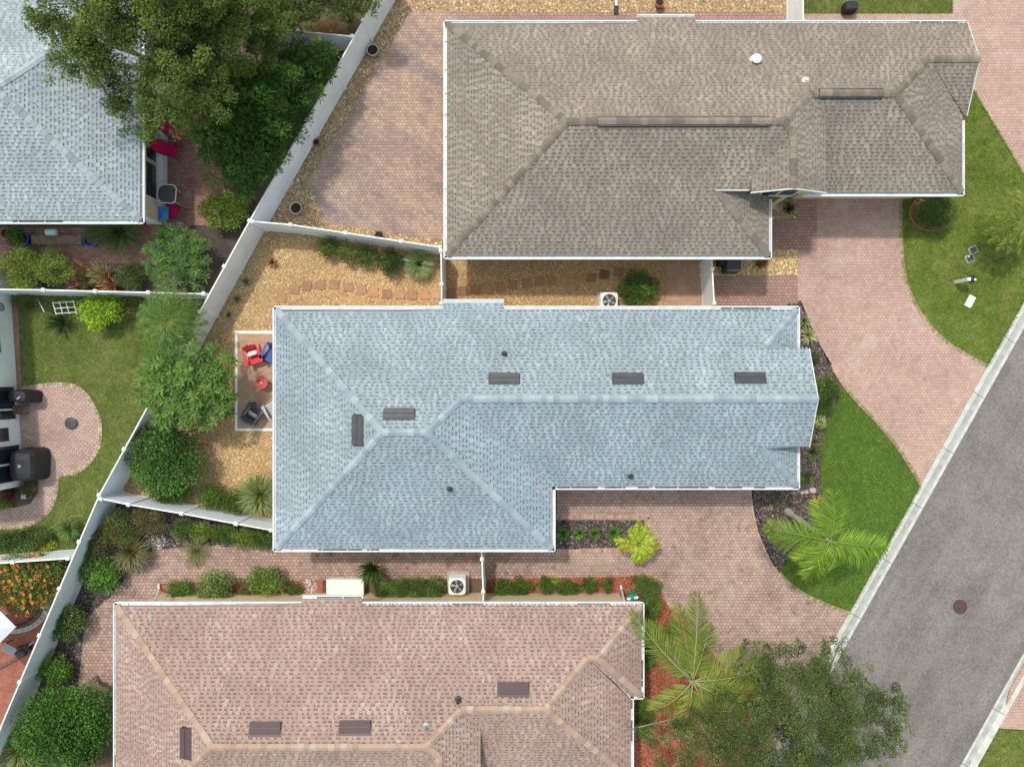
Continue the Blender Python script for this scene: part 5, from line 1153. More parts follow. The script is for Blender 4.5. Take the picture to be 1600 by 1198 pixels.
# upper left garden
shrub('yellow green leafy shrub beside the upper diagonal fence', 350, 330, 38, 26, 1.2, G_YEL, 0.12, 0.4)
shrub('first yellow green shrub at the left edge of the garden bed', 38, 418, 36, 30, 1.3, G_YEL + G_OLIVE, 0.08, 0.5)
shrub('second yellow green shrub beside the bromeliads in the garden bed', 86, 418, 26, 27, 1.3, G_YEL + G_OLIVE[:1], 0.08, 0.5)
for (x, y, r_, lab, c) in ((125, 424, 14, 'reddish bromeliad uppermost beside the yellow green shrubs', [(0.26, 0.12, 0.08), (0.34, 0.22, 0.14)]), (117, 443, 12, 'purple centred bromeliad nearest the garden fence', [(0.22, 0.09, 0.10), (0.34, 0.24, 0.18)]),
                     (138, 436, 14, 'dark green bromeliad amid the red ones', [(0.07, 0.08, 0.03), (0.16, 0.12, 0.06)]), (158, 427, 15, 'pale pink tipped bromeliad right of the dark green one', [(0.34, 0.26, 0.15), (0.20, 0.20, 0.09)]), (172, 444, 15, 'large maroon bromeliad lowest in the garden bed', [(0.20, 0.085, 0.05), (0.30, 0.18, 0.11)])):
    tuft(lab, x, y, r_ * 1.35, 0.7, 110, np.array(c) * 1.15, 0.024, name='bromeliad', cat='plant', group='bromeliads in the garden bed', stiff=0.8)
shrub('dark leafy shrub right of the bromeliads', 206, 432, 22, 22, 0.8, G_DARK + G_OLIVE[:1], 0.07, 0.45)
shrub('large finger leaved shrub between the brick path and the garden fence', 281, 404, 50, 46, 1.9, [(0.05, 0.11, 0.03), (0.07, 0.14, 0.035), (0.10, 0.17, 0.03)], 0.24, 0.22, 1.0, 20, style='rosette')
palm('bushy pale green date palm leaning over the diagonal fence', (263, 502), 2.3, None, [(a_, 1.65, 0.45, 0.62) for a_ in range(0, 360, 17)] + [(a_ + 7, 1.2, 0.8, 0.7) for a_ in range(0, 360, 30)],
     [(0.085, 0.155, 0.03), (0.115, 0.19, 0.038), (0.065, 0.125, 0.022)], 0.40, 48, trunk_r=0.09, width=0.026, seed=45)
shrub('vivid lime green round shrub below the garden fence', 160, 485, 34, 25, 1.2, G_LIME, 0.11, 0.5, 1.1)
tuft('dark spiky cycad below the white plant stand', 92, 503, 24, 0.6, 130, [(0.03, 0.06, 0.018), (0.05, 0.085, 0.025)], 0.018, name='cycad', cat='plant', stiff=0.8)
shrub('sparse low shrub between the lime shrub and date palm', 208, 478, 18, 18, 0.7, G_OLIVE, 0.07, 0.45, 0.7)
shrub('low grassy shrub below the left end of the garden fence', 38, 468, 22, 12, 0.4, G_OLIVE, 0.06, 0.3, 0.7)
tuft('long soft grass overhanging the path under the pale blue grey gutter', 185, 362, 44, 0.8, 900, [(0.08, 0.115, 0.028), (0.11, 0.14, 0.04), (0.06, 0.09, 0.02)], 0.009)
tuft('soft grass near the blue pot under the gutter', 152, 363, 24, 0.7, 420, [(0.10, 0.125, 0.035), (0.13, 0.15, 0.05)], 0.009)
# top left behind the short fence
tuft('orange tipped spiky plant in the corner behind the short fence', 545, 28, 24, 0.9, 160, [(0.05, 0.075, 0.02), (0.14, 0.12, 0.05)], 0.016, name='spiky_plant', cat='plant')
shrub('orange pink flowering shrub behind the short fence', 512, 44, 20, 10, 0.6, [(0.26, 0.13, 0.06), (0.14, 0.15, 0.04), (0.34, 0.14, 0.08)], 0.06, 0.5)
shrub('yellow leaved low shrub behind the short fence', 487, 43, 14, 8, 0.5, [(0.28, 0.28, 0.05), (0.16, 0.18, 0.04)], 0.06, 0.5)
shrub('dark red leaved shrub at the left end of the short fence', 425, 38, 12, 9, 0.6, [(0.14, 0.02, 0.02), (0.07, 0.02, 0.015)], 0.07, 0.5)
shrub('red berried shrub at the foot of the diagonal fence near the top', 534, 78, 8, 9, 0.5, [(0.10, 0.09, 0.03), (0.36, 0.03, 0.03)], 0.05, 0.5)
# left yard
tuft('dark red leaved cordyline by the covered grill', 14, 768, 20, 0.6, 70, [(0.10, 0.03, 0.028), (0.15, 0.055, 0.045)], 0.026, name='cordyline', cat='plant', stiff=0.8)
shrub('small twiggy bush beside the garden lantern', 46, 763, 13, 12, 0.5, G_BROWN, 0.06, 0.3)
shrub('yellow green low plant at the left edge by the patio curve', 8, 788, 11, 7, 0.35, G_YEL, 0.06, 0.5, name='small_plant', cat='plant')
for i, (x, y, lab) in enumerate(((12, 846, 'low dark hedge shrub at the left edge under the patio path'), (40, 842, 'low dark hedge shrub second from the left edge under the patio path'), (62, 838, 'low dark hedge shrub nearest the lawn tip'))):
    shrub(lab, x, y, 19, 16, 0.6, G_DARK + G_OLIVE[:1], 0.065, 0.5, group='low hedge under the patio path')
tuft('soft green grass clump beside the diagonal fence in the left yard', 108, 826, 22, 0.6, 420, [(0.08, 0.14, 0.03), (0.11, 0.17, 0.04)], 0.010)
shrub('bright yellow plant near the sunlit fence', 74, 852, 12, 8, 0.4, [(0.36, 0.36, 0.02), (0.26, 0.30, 0.02)], 0.06, 0.5, name='small_plant', cat='plant')
shrub('orange flowering croton shrub in the lower left yard', 44, 908, 50, 44, 1.7, [(0.09, 0.135, 0.03), (0.13, 0.16, 0.04), (0.06, 0.10, 0.02)], 0.10, 0.4, 1.0, flowers=([(0.44, 0.16, 0.025), (0.40, 0.11, 0.02), (0.45, 0.23, 0.04)], 230, 0.09))

# white pebbles patches
def pebble_patch(px, py, r, lab, seed):
    ring = [(px + r * math.cos(a_) * random.Random(seed + k).uniform(0.8, 1.1), py + 0.7 * r * math.sin(a_)) for k, a_ in enumerate(np.linspace(0, 6.28, 14)[:-1])]
    pebbles('white_pebbles', ring, 0.03, 300, 0.034, [(0.55, 0.54, 0.50), (0.65, 0.63, 0.58), (0.42, 0.40, 0.37)], seed, lab, 'pebbles')
pebble_patch(245, 846, 17, 'white pebbles beside the side path below the fence', 71)
pebble_patch(484, 915, 16, 'white pebbles in the bed beside the white storage box', 72)

# ------------------------------------------------------------------ objects
def mat4(px, py, z=0.0, rz=0.0):
    p = P(px, py, z); return (p.x, p.y, 0.0 if z else 0.0), rz

def adirondack(label, px, py, rz, mat, zc=0.45):
    p = P(px, py, zc); r = thing('adirondack_chair', label, 'chair', (p.x, p.y, 0.055), R(rz), group='chairs on the tile patio')
    # faces +x ; seat slopes back
    st = MB()
    for i in range(5):
        x = 0.30 - i * 0.115; z = 0.36 - i * 0.03; MB().box(x - 0.052, x + 0.052, -0.27, 0.27, z - 0.012, z + 0.012).build('seat_slat', mat, r, True)
    for i in range(5):
        y = (i - 2) * 0.112; hgt = 0.62 - abs(i - 2) * 0.05
        b_ = MB(); b_.bar((-0.20, y * 0.9, 0.24), (-0.20 - hgt * 0.45, y * 1.15, 0.24 + hgt * 0.9), 0.104, 0.022, up=(1, 0, 0.5)); b_.build('back_slat', mat, r, True)
    for s in (-1, 1):
        a_ = MB(); a_.add([(0.36, s * 0.25, 0.56), (0.36, s * 0.40, 0.56), (-0.30, s * 0.36, 0.56), (-0.38, s * 0.30, 0.56), (0.36, s * 0.25, 0.585), (0.36, s * 0.40, 0.585), (-0.30, s * 0.36, 0.585), (-0.38, s * 0.30, 0.585)],
                          [(0, 1, 2, 3), (7, 6, 5, 4), (0, 4, 5, 1), (1, 5, 6, 2), (2, 6, 7, 3), (3, 7, 4, 0)]); a_.build('arm', mat, r, True)
        MB().box(0.24, 0.34, s * 0.30 - 0.02, s * 0.30 + 0.02, 0, 0.56).build('leg', mat, r, True)
        l_ = MB(); l_.bar((0.30, s * 0.28, 0.32), (-0.48, s * 0.28, 0.05), 0.03, 0.11); l_.build('leg', mat, r, True)
    b_ = MB(); b_.bar((-0.36, -0.30, 0.54), (-0.36, 0.30, 0.54), 0.05, 0.04); b_.build('back_brace', mat, r, True)
    return r
adirondack('red adirondack chair with a pale cushion on the tile patio', 396, 556, -72, M_RED)
adirondack('blue adirondack chair half under the grey roof edge', 424, 553, -115, M_BLUE)
adirondack('charcoal adirondack chair with striped towel on the tile patio', 396, 645, 55, M_CHARCOAL)
adirondack('grey adirondack chair mostly hidden under the grey roof edge', 428, 640, 120, M_GREYMETAL)
def pillow(name, label, px, py, z, rz, sx, sy, mat, tilt=0.0):
    p = P(px, py, z); V = []; F = []; n = 8
    for top in (1, -1):
        for i in range(n + 1):
            for j in range(n + 1):
                u, v = 2 * i / n - 1, 2 * j / n - 1; t = (1 - u ** 4) * (1 - v ** 4)
                V.append((u * sx * (1 - 0.06 * v * v), v * sy * (1 - 0.06 * u * u), top * 0.07 * t ** 0.6))
    k = (n + 1) ** 2
    for i in range(n):
        for j in range(n):
            q = i * (n + 1) + j; F.append((q, q + n + 1, q + n + 2, q + 1)); F.append((k + q, k + q + 1, k + q + n + 2, k + q + n + 1))
    o = MB().add(V, F).build(name, mat, smooth=True); o.location = p; o.rotation_euler = (0, tilt, R(rz)); return tag(o, label, 'cushion')
pillow('cushion', 'pale patterned cushion on the red chair', 394, 552, 0.52, -72, 0.13, 0.22, M_CUSHION, -0.6)
m, nt, b = new_mat('striped_towel_cloth', 0.9, 0.1)
wv = node(nt, 'ShaderNodeTexWave'); wv.inputs['Scale'].default_value = 5.0; nt.links.new(coords(nt), wv.inputs['Vector'])
nt.links.new(ramp(nt, wv.outputs['Fac'], [(0.35, (0.03, 0.03, 0.035)), (0.5, (0.60, 0.25, 0.18)), (0.7, (0.72, 0.70, 0.66))]), b.inputs['Base Color'])
pillow('striped_cushion', 'black white and coral striped cushion on the charcoal chair', 395, 647, 0.52, 55, 0.13, 0.22, m, -0.6)
p = P(409, 598, 0.45); t = thing('side_table', 'round red side table between the patio chairs', 'table', (p.x, p.y, 0.055))
MB().lathe([(0.25, 0.41), (0.27, 0.42), (0.27, 0.44), (0.26, 0.45), (0.0, 0.451)], 28).build('table_top', M_REDTOP, t, True)
for k in range(3):
    a_ = k * 2.094; l_ = MB(); l_.tube([(0.16 * math.cos(a_), 0.16 * math.sin(a_), 0.41), (0.24 * math.cos(a_), 0.24 * math.sin(a_), 0.0)], 0.018, 6); l_.build('leg', M_RED, t, True)
o = MB().lathe([(0.07, 0), (0.075, 0.02), (0.06, 0.05), (0.05, 0.045), (0.0, 0.03)], 10).build('table_ornament', M_CUSHION); o.location = (p.x, p.y, 0.51); tag(o, 'small pale ornament on the red side table', 'ornament')

def ac_unit(label, px, py, rz=0):
    p = P(px, py, 0.78); r = thing('air_conditioner', label, 'air conditioner', (p.x, p.y, 0.0), R(rz)); e = 0.37
    MB().box(-e - 0.12, e + 0.12, -e - 0.1, e + 0.1, -0.02, 0.08).build('pad', M_CONC, r, True)
    c_ = MB(); c_.box(-e + 0.02, e - 0.02, -e + 0.02, e - 0.02, 0.08, 0.70, bev=0.03); c_.build('coil_cabinet', M_GREYMETAL, r, True)
    for i in range(9):
        l_ = MB(); z = 0.13 + i * 0.065; l_.box(-e + 0.008, e - 0.008, -e + 0.008, e - 0.008, z, z + 0.03); l_.build('louvre', M_ACBODY, r, True)
    tp = MB(); seg = 32; ri = 0.295
    V = []; F = []
    for k in range(seg):
        a_ = 2 * math.pi * k / seg; ca, sa = math.cos(a_), math.sin(a_); m_ = max(abs(ca), abs(sa)); q = min(e / m_, e * 1.22)
        V += [(ca * q, sa * q, 0.70), (ca * q, sa * q, 0.765), (ca * ri, sa * ri, 0.785), (ca * ri, sa * ri, 0.72)]
    for k in range(seg):
        k2 = (k + 1) % seg
        for j in range(3): F.append((4 * k + j, 4 * k2 + j, 4 * k2 + j + 1, 4 * k + j + 1))
    tp.add(V, F); tp.build('top_cover', M_ACBODY, r, True)
    MB().lathe([(ri, 0.702), (0.0, 0.703)], 24).build('fan_well', M_DARKMETAL, r, True)
    for k in range(5):
        a_ = k * 2 * math.pi / 5 + 0.4; f = MB(); d0, d1 = a_ - 0.20, a_ + 0.30
        f.add([(0.05 * math.cos(a_ - 0.3), 0.05 * math.sin(a_ - 0.3), 0.725), (0.26 * math.cos(d0), 0.26 * math.sin(d0), 0.722), (0.27 * math.cos(d1), 0.27 * math.sin(d1), 0.745), (0.05 * math.cos(a_ + 0.5), 0.05 * math.sin(a_ + 0.5), 0.74)], [(0, 1, 2, 3), (3, 2, 1, 0)]); f.build('fan_blade', M_GREYMETAL, r, True)
    MB().lathe([(0.075, 0.71), (0.075, 0.765), (0.05, 0.775), (0, 0.776)], 16).build('fan_hub', M_GREYMETAL, r, True)
    gd = MB()
    for q in (0.10, 0.16, 0.22, 0.28): gd.tube([(q * math.cos(k * math.pi / 14), q * math.sin(k * math.pi / 14), 0.795) for k in range(29)], 0.004, 4)
    for k in range(8): gd.tube([(0.06 * math.cos(k * math.pi / 4), 0.06 * math.sin(k * math.pi / 4), 0.797), (0.30 * math.cos(k * math.pi / 4), 0.30 * math.sin(k * math.pi / 4), 0.79)], 0.004, 4)
    gd.build('fan_guard', M_DARKMETAL, r, True)
    return r
ac_unit('cream air conditioner unit beside the narrow fence at the pink roof', 714, 916)
ac_unit('grey white air conditioner unit at the gutter between brown and grey roofs', 952, 470, 90)

p = P(539, 920, 0.5); t = thing('storage_box', 'white flat topped storage box against the pink roofed house', 'storage box', (p.x, p.y, 0))
MB().box(-0.78, 0.78, -0.42, 0.39, 0.0, 0.46).build('body', M_WHITE, t, True)
MB().box(-0.82, 0.82, -0.46, 0.43, 0.46, 0.50, bev=0.01).build('lid', M_WHITE, t, True)
for s in (-1, 1):
    dr = MB().box(s * 0.39 - 0.37, s * 0.39 + 0.37, 0.39, 0.41, 0.06, 0.42).build('door', M_WHITE, t, True); MB().box(s * 0.08 - 0.015, s * 0.08 + 0.015, 0.41, 0.425, 0.2, 0.32).build('handle', M_GREYMETAL, dr, True)
# downspouts with splash blocks
def downspout(label, pts):
    b_ = MB(); b_.tube([Vector(q) for q in pts], 0.05, 6); o = b_.build('downspout', M_METALW); return tag(o, label, 'downspout')
def gp(x, y, z): return P(x, y, z)
downspout('white downspout elbow at the left corner of the pink roof', [gp(238, 941, 2.66), gp(243, 936, 2.2), gp(248, 925, 1.2), gp(248, 921, 0.2), gp(248, 912, 0.08)])
downspout('white downspout at the right end of the red mulch row', [gp(976, 940, 2.66), gp(974, 934, 2.2), gp(972, 924, 1.0), gp(971, 921, 0.15), gp(970, 914, 0.08)])
p = P(988, 934, 0.7); t = thing('hose_reel', 'green garden hose reel at the corner of the pink roof', 'hose reel', (p.x, p.y, 0), R(10))
MB().lathe([(0.06, -0.16), (0.17, -0.15), (0.19, -0.05), (0.19, 0.05), (0.17, 0.15), (0.06, 0.16)], 16, Matrix.Translation((0, 0, 0.55)) @ Matrix.Rotation(R(90), 4, 'Y')).build('hose_drum', M_GREENPLASTIC, t, True)
for s in (-1, 1):
    f = MB(); f.tube([(s * 0.2, -0.2, 0), (s * 0.2, -0.12, 0.7), (s * 0.2, 0.12, 0.7), (s * 0.2, 0.2, 0)], 0.02, 6); f.build('frame', M_GREYMETAL, t, True)
MB().box(-0.26, 0.26, -0.045, 0.045, 0.70, 0.73).build('handle_bar', M_WHITE, t, True)

def pot(label, px, py, r, h, mat, plant=None, name='flower_pot'):
    p = P(px, py, h); t = thing(name, label, 'pot', (p.x, p.y, 0.02))
    MB().lathe([(r * 0.72, 0), (r * 0.95, h * 0.8), (r, h * 0.82), (r * 1.02, h), (r * 0.86, h), (r * 0.82, h * 0.55)], 22).build('bowl', mat, t, True, smooth=True)
    MB().lathe([(r * 0.84, h * 0.80), (0.0, h * 0.84)], 18).build('soil', M_SOIL, t, True)
    return t
pot('round concrete pot touching the diagonal fence near the top', 582, 78, 0.27, 0.35, M_CONC)
pot('round concrete pot alone on the brown gravel corner', 462, 325, 0.27, 0.38, M_CONC)
pot('small terracotta pot against the diagonal fence', 494, 222, 0.15, 0.25, M_TERRA)
pot('black bowl pot against the gravel yard fence', 592, 368, 0.19, 0.22, M_DARKMETAL)
pot('brown pot at the left edge under the pale blue grey gutter', 9, 364, 0.26, 0.35, M_TERRA)
pot('terracotta based pot at the top edge over the brown roof', 1031, 4, 0.2, 0.35, M_TERRA)
pot('cobalt blue glazed pot left of the old wooden bench', 32, 374, 0.34, 0.45, M_COBALT); shrub('leafy plant growing in the left blue pot', 26, 371, 15, 16, 0.85, G_FRESH, 0.08, 0.45, name='potted_plant', cat='plant')
pot('cobalt blue glazed pot right of the old wooden bench', 140, 374, 0.31, 0.45, M_COBALT); shrub('small plant growing in the right blue pot', 140, 368, 8, 8, 0.6, G_FRESH, 0.06, 0.45, name='potted_plant', cat='plant')

M_WOODBROWN = plain('worn_brown_wood', (0.24, 0.17, 0.12), 0.9, 0.1, 0.45, 6, fine=0.3)
def bench(label, px, py, L, D, rz, mat, z=0.42, nsl=5, back=False):
    p = P(px, py, z); t = thing('bench', label, 'bench', (p.x, p.y, 0.02), R(rz))
    for i in range(nsl):
        y = -D / 2 + D * (i + 0.5) / nsl; MB().box(-L / 2, L / 2, y - D / nsl * 0.42, y + D / nsl * 0.42, z - 0.035, z, bev=0.008).build('seat_slat', mat, t, True)
    for sx in (-1, 1):
        for sy in (-1, 1): MB().box(sx * (L / 2 - 0.12) - 0.04, sx * (L / 2 - 0.12) + 0.04, sy * (D / 2 - 0.07) - 0.04, sy * (D / 2 - 0.07) + 0.04, 0, z - 0.035).build('leg', mat, t, True)
    if back:
        for i in range(3): MB().box(-L / 2, L / 2, D / 2 + 0.03 + i * 0.02, D / 2 + 0.06 + i * 0.02, z + 0.1 + i * 0.13, z + 0.2 + i * 0.13).build('back_slat', mat, t, True)
        for sx in (-1, 1):
            MB().box(sx * L / 2 - 0.04, sx * L / 2 + 0.04, D / 2 - 0.0, D / 2 + 0.09, 0, z + 0.55).build('post', mat, t, True); MB().box(sx * L / 2 - 0.04, sx * L / 2 + 0.04, -D / 2, D / 2, z + 0.18, z + 0.22).build('arm', mat, t, True)
    return t
bench('old dark slatted wooden bench under the pale blue grey gutter', 88, 375, 2.2, 0.42, 0, M_WOODBROWN)
p = P(77, 362, 0.75); t = thing('glass_lantern', 'pale cylindrical lantern standing behind the old bench', 'lantern', (p.x, p.y, 0.02))
M_PALEGLASS = plain('pale_glass', (0.50, 0.60, 0.60), 0.3, 0.5, 0.15, 6)
MB().lathe([(0.05, 0), (0.05, 0.45)], 10).build('stand', M_GREYMETAL, t, True)
MB().lathe([(0.13, -0.22), (0.14, -0.2), (0.14, 0.2), (0.13, 0.22)], 16, Matrix.Translation((0, 0, 0.58)) @ Matrix.Rotation(R(90), 4, 'Y')).build('body', M_PALEGLASS, t, True, smooth=True)
bench('weathered grey garden bench beside the wide round shrub', 163, 1081, 1.5, 0.40, -25, M_WOODGREY, 0.45, 4, True)

def lounge(label, px, py, rz, mat, back=0.55):
    p = P(px, py, 0.4); t = thing('sling_chair', label, 'chair', (p.x, p.y, 0.03), R(rz), group='magenta sling chairs')
    s = MB(); w = 0.25
    prof = [(0.42, 0.40), (0.1, 0.36), (-0.12, 0.36), (-0.30, 0.60), (-0.46, 0.92)]
    V = [(x, y, z) for x, z in prof for y in (-w, w)] + [(x, y, z - 0.02) for x, z in prof for y in (-w, w)]; n = len(prof)
    F = [(2 * i, 2 * i + 1, 2 * i + 3, 2 * i + 2) for i in range(n - 1)] + [(2 * n + 2 * i + 2, 2 * n + 2 * i + 3, 2 * n + 2 * i + 1, 2 * n + 2 * i) for i in range(n - 1)]
    F += [(2 * i + 2, 2 * n + 2 * i + 2, 2 * n + 2 * i, 2 * i) for i in range(n - 1)] + [(2 * i + 1, 2 * n + 2 * i + 1, 2 * n + 2 * i + 3, 2 * i + 3) for i in range(n - 1)]
    s.add(V, F); s.build('sling', mat, t, True)
    for sg in (-1, 1):
        f = MB(); f.tube([(x, sg * (w + 0.02), z) for x, z in prof], 0.016, 6); f.build('side_rail', M_DARKMETAL, t, True)
        for (xa, xb) in ((0.30, 0.40), (-0.2, -0.42)):
            l_ = MB(); l_.tube([(xa, sg * (w + 0.02), 0.40), (xb, sg * (w + 0.04), 0.0)], 0.016, 6); l_.build('leg', M_DARKMETAL, t, True)
        a_ = MB(); a_.tube([(0.3, sg * (w + 0.04), 0.42), (0.28, sg * (w + 0.05), 0.60), (-0.28, sg * (w + 0.05), 0.62)], 0.018, 6); a_.build('arm', M_DARKMETAL, t, True)
    return t
lounge('magenta sling chair uppermost beneath the oak branches', 273, 207, -30, M_PINK)
lounge('magenta sling chair nearest the dark patio windows', 263, 234, -15, M_PINK)
lounge('magenta sling chair with a blue towel at the corner of the brick patio', 272, 331, 165, M_PINK)
tw = MB(); tw.add([(-0.22, -0.28, 0.0), (0.25, -0.30, 0.03), (0.28, 0.28, 0.02), (-0.2, 0.30, 0.0), (-0.3, -0.1, -0.25), (-0.28, 0.25, -0.28), (0.02, 0.0, 0.05)], [(0, 1, 6), (1, 2, 6), (2, 3, 6), (3, 0, 6), (0, 3, 5, 4)])
o = tw.build('towel', M_TOWEL); o.location = P(254, 334, 0.75); sm_ = o.modifiers.new('thick', 'SOLIDIFY'); sm_.thickness = 0.02; tag(o, 'blue patterned towel draped beside the magenta chair', 'towel')
p = P(261, 303, 0.72); t = thing('patio_table', 'square glass patio table with pale rounded metal rim', 'table', (p.x, p.y, 0.03), R(-4))
rim = []; e = 0.40
for k in range(33):
    a_ = 2 * math.pi * k / 32; ca, sa = math.cos(a_), math.sin(a_); q = e / max(abs(ca), abs(sa)) ; q = min(q, e * 1.25); rim.append((ca * q, sa * q, 0.72))
f = MB(); f.tube(rim, 0.022, 6); f.build('rim', M_WHITE, t, True)
MB().lathe([(0.40, 0.70), (0.40, 0.708)], 20).build('glass_top', plain('smoked_glass', (0.12, 0.115, 0.11), 0.15, 0.6, 0.1), t, True)
for k in range(4):
    a_ = math.pi / 4 + k * math.pi / 2; l_ = MB(); l_.tube([(0.44 * math.cos(a_), 0.44 * math.sin(a_), 0.72), (0.38 * math.cos(a_), 0.38 * math.sin(a_), 0.0)], 0.018, 6); l_.build('leg', M_WHITE, t, True)

# white trellis and stake below the garden fence
p = P(102, 481, 0.5); t = thing('plant_stand', 'white metal lattice plant stand below the garden fence', 'plant stand', (p.x, p.y, 0.02), R(4))
for (x) in (-0.45, -0.16, 0.12, 0.45):
    f = MB(); f.tube([(x, -0.27, 0.42), (x, 0.27, 0.62)], 0.017 if abs(x) < 0.4 else 0.024, 6); f.build('upright', M_WHITE, t, True)
for u in (0.1, 0.5, 0.93):
    f = MB(); f.tube([(-0.46, -0.27 + 0.54 * u, 0.42 + 0.2 * u), (0.46, -0.27 + 0.54 * u, 0.42 + 0.2 * u)], 0.018, 6); f.build('rung', M_WHITE, t, True)
for (x, y, z) in ((-0.45, -0.24, 0.43), (0.45, -0.24, 0.43), (-0.45, 0.25, 0.61), (0.45, 0.25, 0.61)): MB().tube([(x, y, z), (x, y, 0.0)], 0.018, 6).build('leg', M_WHITE, t, True)
o = MB().tube([P(58, 466, 0.05), P(69, 487, 0.9)], 0.018, 6).build('garden_stake', M_WHITE); tag(o, 'thin white garden stake leaning left of the white plant stand', 'stake')
p = P(214, 475, 0.3); o = MB().tube([(0.18 * math.cos(k * math.pi / 10), 0.18 * math.sin(k * math.pi / 10), 0.06 + 0.012 * k / 2) for k in range(60)], 0.016, 6).build('hose_coil', M_GREYMETAL); o.location = (p.x, p.y, 0.02); tag(o, 'coiled grey hose right of the lime shrub', 'hose')

# covered grills, side table, fire pit lid, lantern on the round patio
def grill(label, px, py, sx, sy, h, rz, logo):
    p = P(px, py, h * 0.8); t = thing('covered_grill', label, 'grill', (p.x, p.y, 0.03), R(rz)); V = []; F = []; n = 28
    rings = [(1.06, 0.02), (1.02, 0.3), (1.0, 0.62), (0.97, 0.82), (0.80, 0.96), (0.45, 1.0)]; rr = random.Random(int(px))
    for i, (s, z) in enumerate(rings):
        for k in range(n):
            a_ = 2 * math.pi * k / n; ca, sa = math.cos(a_), math.sin(a_); e_ = 0.42
            x = sx * s * math.copysign(abs(ca) ** e_, ca); y = sy * s * math.copysign(abs(sa) ** e_, sa); wob = 1 + (0.025 * math.sin(k * 2.3 + i) if i < 4 else 0.0)
            V.append((x * wob, y * wob, h * z))
    for i in range(len(rings) - 1):
        for k in range(n): k2 = (k + 1) % n; F.append((i * n + k, i * n + k2, (i + 1) * n + k2, (i + 1) * n + k))
    F.append(tuple((len(rings) - 1) * n + k for k in range(n)))
    MB().add(V, F).build('cover', M_BLACK, t, True)
    if logo:
        l_ = MB(); l_.box(-0.06, -0.01, -0.07, 0.07, h + 0.001, h + 0.006); l_.box(0.01, 0.06, -0.05, 0.05, h + 0.001, h + 0.006); l_.build('logo_patch', M_GREYMETAL, t, True)
    else:
        l_ = MB(); l_.bar((0.05, -0.12, h + 0.01), (0.18, 0.0, h - 0.0), 0.05, 0.02); l_.build('buckle', M_GREYMETAL, t, True)
    for k in range(4):
        sx_, sy_ = (1, 1, -1, -1)[k], (1, -1, 1, -1)[k]; MB().lathe([(0.05, -0.02), (0.05, 0.05)], 10, Matrix.Translation((sx_ * sx * 0.8, sy_ * sy * 0.8, 0.0))).build('caster', M_DARKMETAL, t, True)
    return t
grill('smaller black covered grill by the upper patio window', 31, 619, 0.44, 0.27, 1.05, -4, False)
grill('larger black covered grill with a pale logo patch by the lower patio window', 37, 727, 0.55, 0.68, 1.2, 0, True)
p = P(28, 640, 0.5); t = thing('side_table', 'small brown square table below the smaller covered grill', 'table', (p.x, p.y, 0.03))
MB().box(-0.21, 0.21, -0.2, 0.2, 0.46, 0.5).build('table_top', plain('brown_wood', (0.14, 0.07, 0.035), 0.6, 0.3, 0.25, 6), t, True)
for sx in (-1, 1):
    for sy in (-1, 1): MB().box(sx * 0.18 - 0.015, sx * 0.18 + 0.015, sy * 0.17 - 0.015, sy * 0.17 + 0.015, 0, 0.46).build('leg', M_DARKMETAL, t, True)
p = P(111, 661, 0.1); t = thing('fire_pit', 'round black lidded fire pit in the middle of the round patio', 'fire pit', (p.x, p.y, 0.03))
MB().lathe([(0.20, 0), (0.25, 0.05), (0.255, 0.09)], 28).build('bowl', M_DARKMETAL, t, True); MB().lathe([(0.265, 0.09), (0.265, 0.105), (0.22, 0.12), (0.21, 0.115), (0.0, 0.13)], 28).build('lid', M_VENTGREY, t, True)
MB().box(-0.09, 0.0, -0.015, 0.03, 0.12, 0.15).build('handle', M_BLACK, t, True)
p = P(35, 776, 0.5); t = thing('garden_lantern', 'grey metal garden lantern beside the red cordyline', 'lantern', (p.x, p.y, 0.02))
MB().box(-0.1, 0.1, -0.1, 0.1, 0.0, 0.05).build('base', M_GREYMETAL, t, True)
for sx in (-1, 1):
    for sy in (-1, 1): MB().box(sx * 0.09 - 0.015, sx * 0.09 + 0.015, sy * 0.09 - 0.015, sy * 0.09 + 0.015, 0.05, 0.42).build('upright', M_GREYMETAL, t, True)
MB().box(-0.07, 0.07, -0.07, 0.07, 0.05, 0.40).build('pane', M_GLASS, t, True); MB().box(-0.11, 0.11, -0.11, 0.11, 0.42, 0.5, taper=0.06).build('roof', M_GREYMETAL, t, True)
o = MB().tube([P(71, 830, 0.03), P(92, 816, 0.25), P(112, 806, 0.35), P(130, 805, 0.3)], 0.012, 6).build('garden_pole', M_WOODGREY); tag(o, 'thin pale bent pole lying beside the soft grass clump', 'pole')
o = MB().tube([P(72 + 9 * math.cos(k * 0.32), 848 + 9 * math.sin(k * 0.32), 0.06) for k in range(-9, 3)], 0.022, 6).build('hoop_edging', M_CUSHION); tag(o, 'pale curved hoop beside the bright yellow plant', 'edging')

